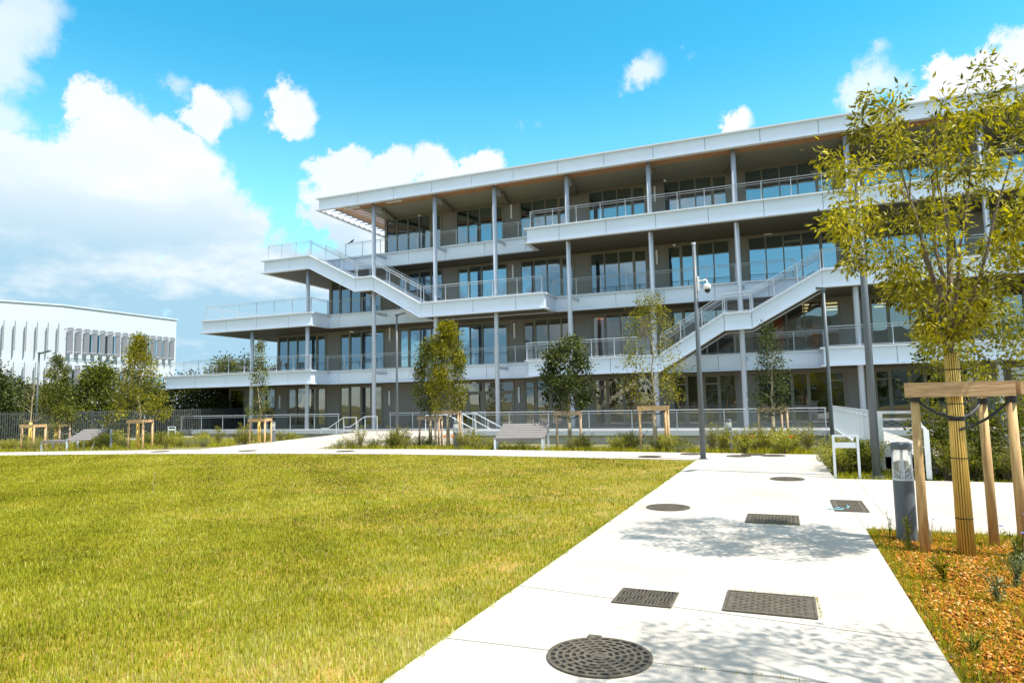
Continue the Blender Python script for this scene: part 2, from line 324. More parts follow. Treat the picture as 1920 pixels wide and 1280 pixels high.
# ------------------------------------------------------------------ terrain, lawn, paths
def terr_h(x, y):
    h = -0.06
    if y > 21.2 and y < 70:
        t_ = min(1, (y - 21.2) / 7.0); t_ = t_ * t_ * (3 - 2 * t_)
        h -= 0.55 * t_ if x > -17.0 else 0.33 * t_
    if x < -30 and y <= 21.2:
        h -= 0.33 * min(1, (-30 - x) / 8) * max(0.0, min(1, (y - 17) / 4))
    return h
xs = sorted(set([-900, -500, -250, -150, -100, -80] + list(np.arange(-66, 31, 1.5)) + [40, 60, 100, 200, 400, 900]))
ys = sorted(set([-900, -400, -200, -100, -60, -30, -12] + list(np.arange(-4, 56, 1.5)) + [60, 70, 100, 150, 300, 600, 900, 1500]))
V = [(x, y, terr_h(x, y)) for y in ys for x in xs]; nx = len(xs)
F = [(j * nx + i, j * nx + i + 1, (j + 1) * nx + i + 1, (j + 1) * nx + i) for j in range(len(ys) - 1) for i in range(nx - 1)]
g = np_mesh('ground', V, F, m_terrain, smooth=True); tag(g, kind='structure')
mb = MB()
inner = [(-2.25, 18.44), (-7.76, 18.95), (-12.5, 19.15), (-16.85, 18.68), (-22, 17.9), (-27.62, 16.45), (-34, 14.0), (-45, 9.0)]
outer = [(0.76, 20.7), (-8.72, 21.35), (-12.5, 21.35), (-16.6, 20.95), (-21.6, 20.2), (-29.4, 17.7), (-35, 15.4), (-46, 10.5)]
mb.prism([(-2.25, -8), (0.83, -8), (0.83, 14.7), (0.76, 20.7)] + [(-2.25, 18.44)], -0.6, 0.0)
for i in range(len(inner) - 1):
    mb.prism([inner[i], outer[i], outer[i + 1], inner[i + 1]], -0.6, 0.0)
tag(mb.build('path', m_path), kind='structure')
tag(MB().prism([(0.83, 9.3), (14, 9.3), (14, 14.7), (0.83, 14.7)], -0.6, 0.0).build('cross_path', m_path), kind='structure')
tag(MB().prism([(-21.6, 20.2), (-16.6, 20.95), (-17.9, 24.6), (-17.2, 29.8), (-16.7, 34.0), (-16.7, 36.0), (-24.4, 36.0), (-23.2, 29.7)], -0.9, 0.0).build('entrance_path', m_path), kind='structure')
# expansion joints as thin dark seams
mb = MB()
def seam(a, b_, w=0.006):
    a = Vector((*a, 0)); b_ = Vector((*b_, 0)); d = (b_ - a).normalized(); n = Vector((-d.y, d.x, 0)) * w
    mb.add([(p.x, p.y, 0.003) for p in (a - n, b_ - n, b_ + n, a + n)], [(0, 1, 2, 3)])
for y0, y1 in ((4.24, 4.3), (8.9, 9.2), (5.62, 5.2), (0.8, 0.8)): seam((-2.24, y0), (0.82, y1))
seam((-2.24, 16.3), (0.76, 14.95)); seam((1.19, 14.68), (1.17, 9.32)); seam((0.83, 9.32), (0.79, 14.9), 0.004); seam((-6, 18.9), (-6, 21.1)); seam((-11, 19.1), (-11, 21.3)); seam((-1.9, 18.6), (-1.9, 20.8))
tag(mb.build('path_joint', mat('joint sealant', (.34, .32, .29), .9)), kind='structure')
# lawn base
lawn_poly = [(-2.25, -8)] + [(-2.25, 18.44)] + inner[1:] + [(-45, -8)]
tag(MB().prism(lawn_poly, -0.5, -0.03).build('lawn', m_lawnbase), kind='structure')
tag(MB().prism([(0.83, -8), (14, -8), (14, 9.3), (0.83, 9.3)], -0.5, -0.03).build('mulch_bed_ground', m_soil), kind='structure')

def in_lawn(x, y):
    lim = np.interp(x, [p[0] for p in inner[::-1]], [p[1] for p in inner[::-1]])
    return (x < -2.22) & (y < lim)
def blades(name, P, h, w, m_, rnd, parent=None, curve=0.5):
    n = len(P); a = rng.uniform(0, 2 * np.pi, n); lean = rng.uniform(0.05, 0.6, n) * curve; la = rng.uniform(0, 2 * np.pi, n)
    dx = np.cos(a) * w / 2; dy = np.sin(a) * w / 2
    lx = np.cos(la) * lean * h; ly = np.sin(la) * lean * h
    V = np.zeros((n, 5, 3))
    V[:, 0] = P + np.stack([-dx, -dy, 0 * dx], 1); V[:, 1] = P + np.stack([dx, dy, 0 * dx], 1)
    V[:, 2] = P + np.stack([dx * .7 + lx * .35, dy * .7 + ly * .35, h * .55], 1); V[:, 3] = P + np.stack([-dx * .7 + lx * .35, -dy * .7 + ly * .35, h * .55], 1)
    V[:, 4] = P + np.stack([lx, ly, h * (1 - lean * .4)], 1)
    b_ = (np.arange(n) * 5)[:, None]
    F = np.concatenate([b_ + [0, 1, 2], b_ + [0, 2, 3], b_ + [3, 2, 4]], 1).reshape(-1, 3)
    return np_mesh(name, V.reshape(-1, 3), F, m_, parent, rnd=np.repeat(rnd, 3))
# sample blades with density falling with distance
def fbm(x, y, s):
    return (np.sin(x * 1.7 * s + 1.3 * np.sin(y * 1.1 * s)) + np.sin(y * 2.3 * s + 1.7 * np.sin(x * 1.9 * s + 1)) + .6 * np.sin((x + y) * 4.1 * s) + .5 * np.sin((x - 1.7 * y) * 6.3 * s + 2)) / 3.1
PX = []; PY = []
for (y0, y1, dens) in ((2.2, 5, 4600), (5, 7.5, 3000), (7.5, 10.5, 1500), (10.5, 14, 850), (14, 19.3, 520)):
    x0 = -1.75 * y1 - 1; nn = int(dens * (y1 - y0) * (-2.2 - x0)); PX.append(rng.uniform(x0, -2.2, nn)); PY.append(rng.uniform(y0, y1, nn))
X = np.concatenate(PX); Y = np.concatenate(PY)
k = in_lawn(X, Y) & (X > -1.72 * Y - 0.6)
X, Y = X[k], Y[k]
ne = 9000; ye = 2.4 + 16 * rng.random(ne) ** 1.6; X = np.concatenate([X, -2.25 + np.abs(rng.normal(0, .022, ne)) * rng.choice([-1, 1], ne, p=[.75, .25])]); Y = np.concatenate([Y, ye])
dist = np.hypot(X, Y); patch = fbm(X, Y, 0.9); fine = fbm(X, Y, 4.0)
edge = np.exp(-np.abs(X + 2.9) / 1.1)
bare = (patch * 0.5 + fine * 0.5 + edge * 0.55 + rng.normal(0, .14, len(X))) > 0.86
keep = ~(bare & (rng.random(len(X)) < 0.72)); X, Y, dist, patch, fine = [q[keep] for q in (X, Y, dist, patch, fine)]
n = len(X); h = rng.uniform(0.022, 0.055, n) * (1 + 0.25 * fine) * (1 + .9 * (rng.random(n) < .04)); w = 0.0042 + 0.00085 * dist
rnd = np.clip(0.43 + .14 * np.exp(-np.abs(X + 2.6) / 1.6) + 0.12 * fbm(X, Y, 0.33) + 0.16 * patch + 0.08 * fine + 0.2 * (fbm(X + 3, Y, 1.9) > .75) + rng.normal(0, 0.19, n) + 0.012 * (9 - dist).clip(-4, 4), 0, 1)
lg = blades('lawn_grass', np.stack([X, Y, np.full(n, -0.032)], 1), h, w, m_grass, rnd); tag(lg, 'short dry yellow green lawn grass filling the left foreground', 'grass', kind='stuff')
# taller loose stalks standing out of the lawn
def stalk(loc, ht, lean, label):
    mb = MB(); P = [Vector((0, 0, -0.03))]
    for i in range(1, 7):
        f = i / 6; P.append(Vector((lean * f * f, lean * .3 * f * f, ht * f - abs(lean) * .25 * f * f)))
    mb.tube(P, [0.004, .0036, .003, .0028, .0024, .002, .001], 4)
    for i in range(10):
        f = 0.72 + i * .028; p = Vector((lean * f * f, lean * .3 * f * f, ht * f - abs(lean) * .25 * f * f)); mb.tube([p, p + Vector((random.uniform(-.02, .02), random.uniform(-.02, .02), .02))], [.003, .001], 3)
    o = mb.build('grass_stalk', m_twig); o.location = loc; tag(o, label, 'grass stalk', 'dry stalks in the lawn')
random.seed(3)
stalk((-15.2, 14.6, 0), 0.85, 0.9, 'long pale stalk leaning right out of the middle of the lawn')
stalk((-11.2, 9.4, 0), 0.42, 0.02, 'thin upright stalk standing in the lawn left of its centre')
stalk((-6.2, 10.2, 0), 0.38, 0.05, 'short upright stalk standing in the lawn near its middle')
stalk((-23.6, 15.6, 0), 0.6, -0.1, 'faint dry stalk at the far left edge of the lawn')

# ------------------------------------------------------------------ mulch bed
def chips(name, X, Y, m_, z0=-0.03):
    n = len(X); L_ = rng.uniform(0.006, 0.019, n); Wd = L_ * rng.uniform(0.3, 0.65, n); T = rng.uniform(0.003, 0.008, n)
    a = rng.uniform(0, 2 * np.pi, n); p = rng.normal(0, 0.45, n); q = rng.normal(0, 0.45, n)
    ca, sa, cp, sp, cq, sq = np.cos(a), np.sin(a), np.cos(p), np.sin(p), np.cos(q), np.sin(q)
    ex = np.stack([ca * cp, sa * cp, sp], 1) * L_[:, None]; ey = np.stack([-sa * cq, ca * cq, sq], 1) * Wd[:, None]
    ez = np.cross(ex, ey); ez = ez / np.linalg.norm(ez, axis=1, keepdims=True) * T[:, None]
    C = np.stack([X, Y, z0 + 0.012 + rng.uniform(0, 0.02, n)], 1)
    Vv = np.stack([C + sx * ex * (1 if sy > 0 else .8) + sy * ey + sz * ez for sz in (-1, 1) for sy in (-1, 1) for sx in (-1, 1)], 1)
    q_ = np.array([(0, 2, 3, 1), (4, 5, 7, 6), (0, 1, 5, 4), (2, 6, 7, 3), (0, 4, 6, 2), (1, 3, 7, 5)])
    F = (np.arange(n) * 8)[:, None, None] + q_[None]
    return np_mesh(name, Vv.reshape(-1, 3), F.reshape(-1, 4), m_, rnd=np.repeat(np.clip(rng.normal(0.45, 0.24, n), 0, 1), 6))
n = 52000; X = rng.uniform(0.84, 3.4, n); Y = 3.2 + 6.05 * rng.random(n); kk = X < 0.30 * Y + 0.55; X, Y = X[kk], Y[kk]
ok = (fbm(X, Y, 2.2) + rng.normal(0, .3, len(X)) < 0.75) & ((X > 0.95) | (rng.random(len(X)) < .3)) & ((Y < 8.9) | (rng.random(len(X)) < .35)); X, Y = X[ok], Y[ok]
tag(chips('bark_mulch', X, Y, m_chip), 'orange brown bark mulch covering the bed under the staked tree', 'mulch', kind='stuff')
# grass and weeds growing through the bed
n = 80000; X = rng.uniform(0.835, 3.4, n); Y = rng.uniform(3.2, 9.28, n)
dn = np.maximum(np.exp(-(X - 0.83) / 0.16), np.exp(-(9.3 - Y) / 0.45)); dn = np.maximum(dn, 0.75 * (fbm(X, Y, 2.2) + rng.normal(0, .2, n) > 0.12)); dn = np.maximum(dn, 0.20)
kk = (rng.random(n) < dn) & (X < 0.30 * Y + 0.55); X, Y = X[kk], Y[kk]; n = len(X)
tag(blades('bed_grass', np.stack([X, Y, np.full(n, -0.03)], 1), rng.uniform(0.03, 0.10, n) * (1 + .8 * (rng.random(n) < .1)), 0.006 + 0 * X, m_grass2, np.clip(rng.normal(.45, .25, n), 0, 1), curve=1.0),
    'yellow green weeds and grass along the edge of the mulch bed', 'grass', kind='stuff')

# ------------------------------------------------------------------ leaves helper
def leafcloud(name, C, size, m_, rnd, parent=None, droop=0.3, aspect=0.4, dirs=None, six=True):
    """one folded leaf per centre"""
    n = len(C); d = rng.normal(0, 1, (n, 3)) if dirs is None else dirs + rng.normal(0, .45, (n, 3)); d[:, 2] -= droop
    d /= np.linalg.norm(d, axis=1, keepdims=True)
    a = rng.normal(0, 1, (n, 3)); s = np.cross(d, a); s /= np.linalg.norm(s, axis=1, keepdims=True); nn = np.cross(s, d)
    Ls = (size * rng.uniform(.65, 1.25, n))[:, None]; Wd = Ls * aspect / 2
    if six:
        Vv = np.stack([C, C + d * Ls * .45 + s * Wd + nn * Wd * .35, C + d * Ls, C + d * Ls * .45 - s * Wd + nn * Wd * .35], 1)
        b_ = (np.arange(n) * 4)[:, None]; F = np.concatenate([b_ + [0, 1, 2], b_ + [0, 2, 3]], 1).reshape(-1, 3); rep = 2
    return np_mesh(name, Vv.reshape(-1, 3), F, m_, parent, rnd=np.repeat(rnd, rep))
def grow(env, ntips, base, trunk_r, top_r=None, clear=None, steep=0.9, seed=1, vase=0):
    """skeleton: list of (pts, radii). env(t)->(radius) for height fraction; returns branches and twig tips with directions"""
    r = random.Random(seed); z0, z1 = clear, base[1]
    nodes = [(Vector((0, 0, z0 * f)), trunk_r) for f in (0.0, 0.5, 1.0)]
    br = []; H_ = z1 - z0
    # leader
    P = [Vector((0, 0, 0))]; k_ = 9; zl = z1 * .93 if not vase else z0 + .35
    for i in range(1, k_ + 1):
        f = i / k_; z = zl * f
        P.append(Vector((r.gauss(0, .012) * (z > z0) * H_ * 1.2, r.gauss(0, .012) * (z > z0) * H_ * 1.2, z)))
    rad = [trunk_r * (1 - (0.88 if not vase else .35) * (i / k_) ** 0.9) for i in range(k_ + 1)]
    br.append((P, rad)); nodes = [(p, q, p.z) for p, q in zip(P, rad) if p.z > z0 * .9]
    for i in range(vase):
        a = 6.283 * i / vase + r.uniform(-.3, .3); Rv = env(.7) * r.uniform(.25, .75) if i else .1; zt = z0 + H_ * r.uniform(.72, .93); zs = z0 + r.uniform(-.1, .3); S = []; Q = []
        for j in range(8):
            f = j / 7; rr = Rv * (f ** .75); S.append(Vector((math.cos(a + .4 * f) * rr + r.gauss(0, .015) * (j > 0), math.sin(a + .4 * f) * rr + r.gauss(0, .015) * (j > 0), zs + (zt - zs) * f))); Q.append(trunk_r * (.5 - .42 * f))
        br.append((S, Q)); nodes += [(p, q, p.z) for p, q in zip(S[1:], Q[1:])]
    tips = []
    for i in range(ntips):
        f = r.random() ** 0.85; z = z0 + H_ * f; R_ = env(f) * (0.45 + 0.55 * r.random() ** .5); a = r.uniform(0, 6.283)
        tips.append(Vector((math.cos(a) * R_, math.sin(a) * R_, z)))
    tips.sort(key=lambda p: math.hypot(p.x, p.y) + .2 * (p.z - z0))
    tw = []
    for p in tips:
        best = None; bd = 1e9
        for (q, rr, zz) in nodes:
            dv = p - q; d = dv.length
            if d < 1e-3: continue
            pen = d * (1 + 1.2 * max(0, (math.hypot(dv.x, dv.y) * steep - dv.z) / d))
            if rr < 0.0025: pen *= 1.5
            if pen < bd: bd = pen; best = (q, rr)
        q, rr = best; dv = p - q
        k2 = max(2, min(5, int(dv.length / 0.22) + 1)); r0 = min(rr * 0.62, 0.006 + dv.length * 0.016) ; pts = [q]; rads = [r0]
        bend = Vector((r.gauss(0, .06), r.gauss(0, .06), .10)) * dv.length
        for j in range(1, k2 + 1):
            t_ = j / k2; pt = q + dv * t_ + bend * (4 * t_ * (1 - t_)) * .7; pts.append(pt); rads.append(max(.0016, r0 * (1 - t_ * .75)))
            nodes.append((pt, rads[-1], pt.z))
        br.append((pts, rads)); tw.append((pts, dv.normalized()))
    return br, tw
def make_tree(name, loc, label, cat, group, height, clear, env, ntips, trunk_r, leaf, lsize, lcount, seed, droop=.3, bark=None, spread=.12, aspect=.45, steep=.9, rz=0, bare=False, vase=0, tint=0.0):
    root = empty(name, loc, rz, label, cat, group)
    br, tw = grow(env, ntips, (0, height), trunk_r, clear=clear, seed=seed, steep=steep, vase=vase)
    mb = MB()
    for i, (p, q) in enumerate(br): mb.tube(p, q, 9 if i == 0 else 5, cap=False)
    mb.build('trunk', bark or m_bark, root, smooth=True)
    if lcount > 1000 and spread > .1: lcount = int(lcount * 1.9)
    if lcount:
        r = np.random.default_rng(seed + 100); C = []; D_ = []; S = []
        per = max(1, lcount // len(tw)); ts = r.normal(0, .2, len(tw))
        for ti, (pts, d) in enumerate(tw):
            A = np.array([list(p) for p in pts]); tt = r.uniform(.15 if len(pts) > 3 else 0, 1.0, per) ** .7 * (len(pts) - 1); i0 = np.minimum(tt.astype(int), len(pts) - 2); fr = (tt - i0)[:, None]
            Pp = A[i0] * (1 - fr) + A[i0 + 1] * fr
            off = r.normal(0, spread, (per, 3)); C.append(Pp + off); dd = off / (np.linalg.norm(off, axis=1, keepdims=True) + 1e-6) + np.array(d)[None] * .5; D_.append(dd)
            S.append(np.clip(.45 + ts[ti] + r.normal(0, .18, per) + tint, 0, 1))
        C = np.concatenate(C); D_ = np.concatenate(D_); S = np.concatenate(S)
        leafcloud('crown', C, lsize, leaf, S, root, droop=droop, aspect=aspect, dirs=D_)
    return root

# ------------------------------------------------------------------ main building
bld = empty('office_building', (-10, 40, 0), 0, 'long four storey pale grey office building with stepped balconies and outdoor stairs', 'building')
BO = Vector((-10, 40, 0))
def bb_(mbx, name, m_, parent=None, smooth=False):
    """build with vertices given in world space, parented to the building"""
    mbx.v = [(v[0] - BO.x, v[1] - BO.y, v[2] - BO.z) for v in mbx.v]
    return mbx.build(name, m_, parent or bld, smooth)
LV = [0.08, 4.03, 7.93, 11.83]; RT = 15.67; XE = 24.0; YF = 36.4; YM = 38.25; YW = 40.3; YB = 60.0; DEP = 0.93
LEFT = [-40.2, -35.5, -30.75, -25.95]      # wall corner per level
MOD = [-19.97 + 2.785 * i for i in range(-9, 17)]
def fascia(x0, x1, y, zt, left=None, right=None, flush_l=False, flush_r=False, dep=DEP, lip=0.16, name='fascia'):
    """front fascia from x0 to x1 at y, returns running back to y=left / y=right"""
    mb = MB(); zb = zt - dep
    # panels with 15 mm joints over a dark backing
    js = [x for x in MOD if x0 + .4 < x < x1 - .4]; cuts = [x0] + js + [x1]
    mb.mi = 0
    for a, b_ in zip(cuts[:-1], cuts[1:]):
        mb.box(a + (0.012 if a != x0 else 0), b_ - (0.012 if b_ != x1 else 0), y, y + .03, zb + .05, zt - .07)
    mb.mi = 2; mb.box(x0 + .02, x1 - .02, y + .032, y + .10, zb + .051, zt - .071)
    mb.mi = 1
    lx0 = x0 - (lip if left is not None else 0); lx1 = x1 + (lip if right is not None else 0)
    mb.box(lx0, lx1, y - lip, y + .12, zt - .07, zt); mb.box(lx0, lx1, y - lip, y + .12, zb, zb + .05)
    for side, yb, x in ((-1, left, x0), (1, right, x1)):
        if yb is None: continue
        mb.mi = 0; xa, xb = (x, x + .03) if side < 0 else (x - .03, x); mb.box(xa, xb, y + .031, yb, zb + .05, zt - .07)
        mb.mi = 1; xa, xb = (x - lip, x + .12) if side < 0 else (x - .12, x + lip)
        mb.box(xa, xb, y + .121, yb, zt - .07, zt); mb.box(xa, xb, y + .121, yb, zb, zb + .05)
    return bb_(mb, name, [m_fascia, m_lip, m_gap])
def slab(x0, x1, y0, y1, zt, dep=DEP):
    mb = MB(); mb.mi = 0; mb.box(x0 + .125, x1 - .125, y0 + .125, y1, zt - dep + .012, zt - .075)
    mb.mi = 1; mb.box(x0 + .13, x1 - .13, y0 + .13, y1 - .01, zt - .074, zt - .015)
    return bb_(mb, 'floor_slab', [m_soffit, m_deck])
# L1
slab(-42.4, XE, YM, YB, LV[1]); slab(-42.4, -29.2, YF, YM + .12, LV[1]); slab(-13.7, -6.1, YF, YM + .12, LV[1]); slab(1.93, XE, YF, YM + .12, LV[1])
fascia(-42.4, -29.2, YF, LV[1], left=YB, right=YM); fascia(-29.2, -13.7, YM, LV[1]); fascia(-13.7, -6.1, YF, LV[1], left=YM); fascia(-6.1, 1.93, YM, LV[1]); fascia(1.93, XE, YF, LV[1], left=YM)
# L2
slab(-38.9, XE, YM, YB, LV[2]); slab(-38.9, -29.2, YF, YM + .12, LV[2]); slab(-20.8, -12.6, YF, YM + .12, LV[2]); slab(2.07, XE, YF, YM + .12, LV[2])
fascia(-38.9, -29.2, YF, LV[2], left=YB, right=YM); fascia(-29.2, -12.6, YM, LV[2]); fascia(-20.8, -12.6, YF, LV[2], right=YM); fascia(-12.6, 2.07, YM, LV[2]); fascia(2.07, XE, YF, LV[2])
# L3
slab(-33.3, XE, YM, YB, LV[3]); slab(-33.3, -29.35, YF, YM + .12, LV[3]); slab(-13.6, XE, YF, YM + .12, LV[3])
fascia(-33.3, -29.35, YF, LV[3], left=YB); fascia(-29.35, -13.6, YM, LV[3]); fascia(-13.6, XE, YF, LV[3], left=YM)
# roof
mb = MB(); mb.mi = 0; mb.box(-25.97, XE, 37.55, YB, 14.88, RT - .1); mb.box(-26.6, -25.98, 37.55, YB, 15.2, RT - .1); bb_(mb, 'roof', [m_soffit_bounce])
fascia(-28.65, XE, YF, RT, left=YB, dep=.86, name='roof_fascia')
mb = MB(); y = YF + .16
while y < 37.5: mb.box(-26.7, XE, y, y + .19, 14.92, 14.96); y += 0.31
bb_(mb, 'wood_soffit', m_wood)
mb = MB(); y = YF + .16
while y < YB: mb.box(-27.55, -25.99 if y > 37.5 else -26.72, y, y + .2, 14.93, 14.96); y += 0.34
bb_(mb, 'wood_soffit', m_wood)
mb = MB(); mb.box(-27.7, -27.56, YF + .13, YB, 14.9, 15.25); bb_(mb, 'roof_beam', m_frame)
y = YF + .5
while y < YB: bb_(MB().box(-28.52, -27.71, y, y + .26, 15.08, 15.12), 'roof_louvre', m_column); y += 0.66
mb = MB(); mb.box(-26.7, XE, YF + .14, 37.54, 15.05, 15.10); bb_(mb, 'roof_lining', m_innerdark)
# columns, each its own part
CX = {-34.82: 0, -29.99: 1, -24.65: 3, -20.07: 3, -15.92: 3, -11.26: 3, -6.45: 3, -1.89: 3, 3.56: 3, 9.25: 3, 14.6: 3, 20.0: 3}
for x, top in CX.items():
    zt = {0: LV[2] - .9, 1: LV[3] - .9, 3: 14.95}[top]
    c = bb_(MB().tube([(x, 37, -.5), (x, 37, zt)], 0.135, 20), 'column', m_column, smooth=True)
    if top == 3:
        mb = MB(); mb.box(x - .06, x + .06, 37.13, 37.9, 14.55, 14.86); bb_(mb, 'roof_bracket', m_rail)
        mb = MB(); mb.prism([(x + .02, 37.85), (x + .26, 37.85), (x - .35, YW - .02), (x - .65, YW - .02)], 14.66, 14.87); bb_(mb, 'oblique_soffit_strip', m_frame)  # dark oblique strip just below the soffit, from bracket to wall
    for z in LV[1:]:
        if z < zt: mb = MB(); mb.box(x + .10, x + .2, 37.05, YM - .002, z - .42, z - .24); bb_(mb, 'slab_bracket', m_rail)
# walls + windows
WIN = [
 [(-40.05, -38.6, 1), (-37.4, -35.6, 2), (-34.5, -30.9, 4), (-29.8, -26.1, 4), (-20.6, -16.15, 'door'), (-15.5, -12.0, 4), (-10.9, -7.2, 4), (-6.15, -2.5, 4), (-1.45, 3.15, 5), (4.45, 9.3, 6), (10.4, 15, 5), (16.2, 21, 5)],
 [(-35.35, -30.95, 5), (-29.8, -26.0, 4), (-24.8, -21.35, 4), (-20.2, -16.5, 4), (-15.5, -12.0, 4), (-10.9, -7.25, 4), (-6.15, -2.5, 4), (-1.5, 3.1, 5), (4.45, 9.2, 5), (10.4, 15, 5), (16.2, 21, 5)],
 [(-30.6, -26.2, 5), (-24.9, -21.3, 4), (-20.2, -16.5, 4), (-15.55, -11.9, 4), (-10.85, -7.25, 4), (-6.15, -2.5, 4), (-1.48, 3.2, 5), (4.5, 9.2, 5), (10.4, 15, 5), (16.2, 21, 5)],
 [(-25.8, -21.3, 5), (-20.2, -16.65, 4), (-15.52, -12.0, 4), (-10.85, -7.2, 4), (-6.15, -2.43, 4), (-1.5, 3.2, 5), (4.5, 9.2, 5), (10.4, 15, 5), (16.2, 21, 5)]]
RNG2 = random.Random(11)
for li, wins in enumerate(WIN):
    z0 = LV[li]; zt = z0 + (2.93 if li < 1 else 2.88 if li < 3 else 2.93); zc = (LV[li + 1] - DEP if li < 3 else 14.88) + .015
    xl = LEFT[li]; cur = xl; mb = MB(); pier = []
    for (a, b_, n_) in wins: pier.append((cur, a)); cur = b_
    pier.append((cur, XE))
    for (a, b_) in pier:
        if b_ - a > .02:
            k_ = max(1, round((b_ - a) / 1.15)); w_ = (b_ - a) / k_
            for i in range(k_): mb.mi = 0; mb.box(a + i * w_ + .008, a + (i + 1) * w_ - .008, YW, YW + .05, z0, zt)
            mb.mi = 1; mb.box(a, b_, YW + .05, YW + .2, z0, zt)
    mb.mi = 0; mb.box(xl, XE, YW + .002, YW + .2, zt, zc)
    bb_(mb, 'wall', [m_wall, m_gap])
    # left end wall: glazed with posts
    mb = MB(); y = YW + .2
    while y < YB: mb.box(xl, xl + .12, y, y + .12, z0, zc); y += 1.5
    mb.box(xl, xl + .12, YW + .2, YB, zc - .2, zc - .001); mb.box(xl, xl + .12, YW + .2, YB, z0, z0 + .1)
    sw = bb_(mb, 'side_window', m_frame); bb_(MB().box(xl + .05, xl + .07, YW + .2, YB, z0 + .1, zc - .2), 'pane', m_glass0, sw)
    for (a, b_, n_) in wins:
        fr = MB(); fr.mi = 0; y0, y1 = YW - .04, YW + .08; gl = MB()
        if n_ == 'door':
            fr.box(a, a + .08, y0, y1, z0, zt); fr.box(b_ - .08, b_, y0, y1, z0, zt); fr.box(a + .08, b_ - .08, y0, y1, zt - .08, zt); zd = z0 + 2.2
            md = (a + b_) / 2; fr.box(md - .08, md + .08, y0, y1, z0, zt - .08); fr.box(a + .08, md - .08, y0, y1, zd, zd + .12); fr.box(md + .08, b_ - .08, y0, y1, zd, zd + .12)
            gl.box(a + .08, b_ - .08, YW + .02, YW + .04, zd + .12, zt - .08)
            w = bb_(fr, 'entrance_frame', m_frame); bb_(gl, 'pane', m_glass0, w)
            for (da, db) in ((a + .09, (a + md - .08) / 2 + .03), ((a + md - .08) / 2 + .05, md - .09), (md + .09, (md + b_ - .08) / 2 + .03), ((md + b_ - .08) / 2 + .05, b_ - .09)):
                d = MB(); y0_, y1_ = YW - .03, YW + .03
                d.box(da, da + .1, y0_, y1_, z0 + .01, zd - .01); d.box(db - .1, db, y0_, y1_, z0 + .01, zd - .01); d.box(da + .1, db - .1, y0_, y1_, z0 + .01, z0 + .2); d.box(da + .1, db - .1, y0_, y1_, zd - .1, zd - .01)
                for q in (.75, 1.35): d.box(da + .1, db - .1, y0_ + .01, y1_ - .01, z0 + q, z0 + q + .05)
                dd = bb_(d, 'entrance_door', m_frame); bb_(MB().box(da + .1, db - .1, YW - .008, YW + .008, z0 + .2, zd - .1), 'pane', m_glass0, dd)
                bb_(MB().tube([(db - .14, YW - .08, z0 + .85), (db - .14, YW - .08, z0 + 1.25)], .014, 6), 'handle', m_rail, dd)
            continue
        fr.box(a, a + .06, y0, y1, z0, zt); fr.box(b_ - .06, b_, y0, y1, z0, zt); fr.box(a + .06, b_ - .06, y0, y1, zt - .06, zt); fr.box(a + .06, b_ - .06, y0, y1, z0, z0 + .09)
        w_ = (b_ - a) / n_; openp = 0 if n_ < 4 else RNG2.choice([0, n_ - 1])
        for i in range(n_):
            xa, xb = a + i * w_ + (.06 if i == 0 else .035), a + (i + 1) * w_ - (.06 if i == n_ - 1 else .035)
            if i: fr.box(a + i * w_ - .035, a + i * w_ + .035, y0, y1, z0 + .09, zt - .06)
            # opening leaf: own inner frame, with a transom on the ground floor
            if n_ > 1 and (i == openp or (li == 0 and i in (0, 2))):
                for q in ((xa, xa + .09), (xb - .09, xb)): fr.box(q[0], q[1], YW - .015, YW + .06, z0 + .09, zt - .06)
                fr.box(xa + .09, xb - .09, YW - .015, YW + .06, zt - .14, zt - .06); fr.box(xa + .09, xb - .09, YW - .015, YW + .06, z0 + .09, z0 + .17)
                if li == 0:
                    tz = z0 + (.95 if a < -20 or (i == 2 and a > -3) else 2.35); fr.box(xa + .09, xb - .09, YW - .01, YW + .055, tz, tz + .09)
            gl.box(xa, xb, YW + .035, YW + .045, z0 + .09, zt - .06)
        if li == 0 and a < -25: fr.box(a + .061, b_ - .061, y0 + .01, y1 - .01, z0 + .0905, z0 + .2)
        w = bb_(fr, 'window', m_frame)
        if li:
            for i in range(n_):
                if RNG2.random() < .22:
                    hb = RNG2.choice([.35, .6, .6, 1.1, 1.6]); bb_(MB().box(a + i * w_ + .07, a + (i + 1) * w_ - .07, YW + .10, YW + .11, zt - .06 - hb, zt - .06), 'roller_blind', m_inner, w)
        bb_(gl, 'pane', m_glass0 if li == 0 or (li == 1 and a > -16) else m_glass, w)
# wall lamps
for (x, z, l) in ((-16.1, 13.7, .95), (-6.67, 13.6, .95), (2, 0, 0), (-16.07, 9.75, .85), (-6.7, 9.75, .85), (-16.05, 5.75, 1.0), (-25.5, 6.1, 1.0), (-25.54, 1.6, 1.0), (-35.15, 1.5, 1.0), (-15.82, 1.6, 1.0), (3.85, 5.6, .9), (3.85, 9.6, .9)):
    if l: bb_(MB().box(x - .05, x + .05, YW - .10, YW - .002, z, z + l), 'wall_light', m_white)
for (x, z) in ((-18.9, 3.02), (-17.2, 3.02), (-28.6, 6.95)): bb_(MB().box(x - .13, x + .13, YW - .25, YW - .003, z - .12, z), 'emergency_light', m_white)
for (x, z) in ((-22.9, 14.75), (-6.0, 14.8), (-5.6, 10.8)):
    bb_(MB().tube([(x, YW - .3, z), (x, YW - .3, z - .06), (x, YW - .3, z - .12)], [.09, .09, .04], 10), 'dome_camera', m_white)
bb_(MB().box(-.6, -.15, YW - .02, YW - .003, 10.85, 10.99), 'exit_sign', m_white)
for x in (-26.9, -23.6): bb_(MB().box(x, x + 1.15, 36.85, 37.0, 14.84, 14.9), 'soffit_light', m_white)
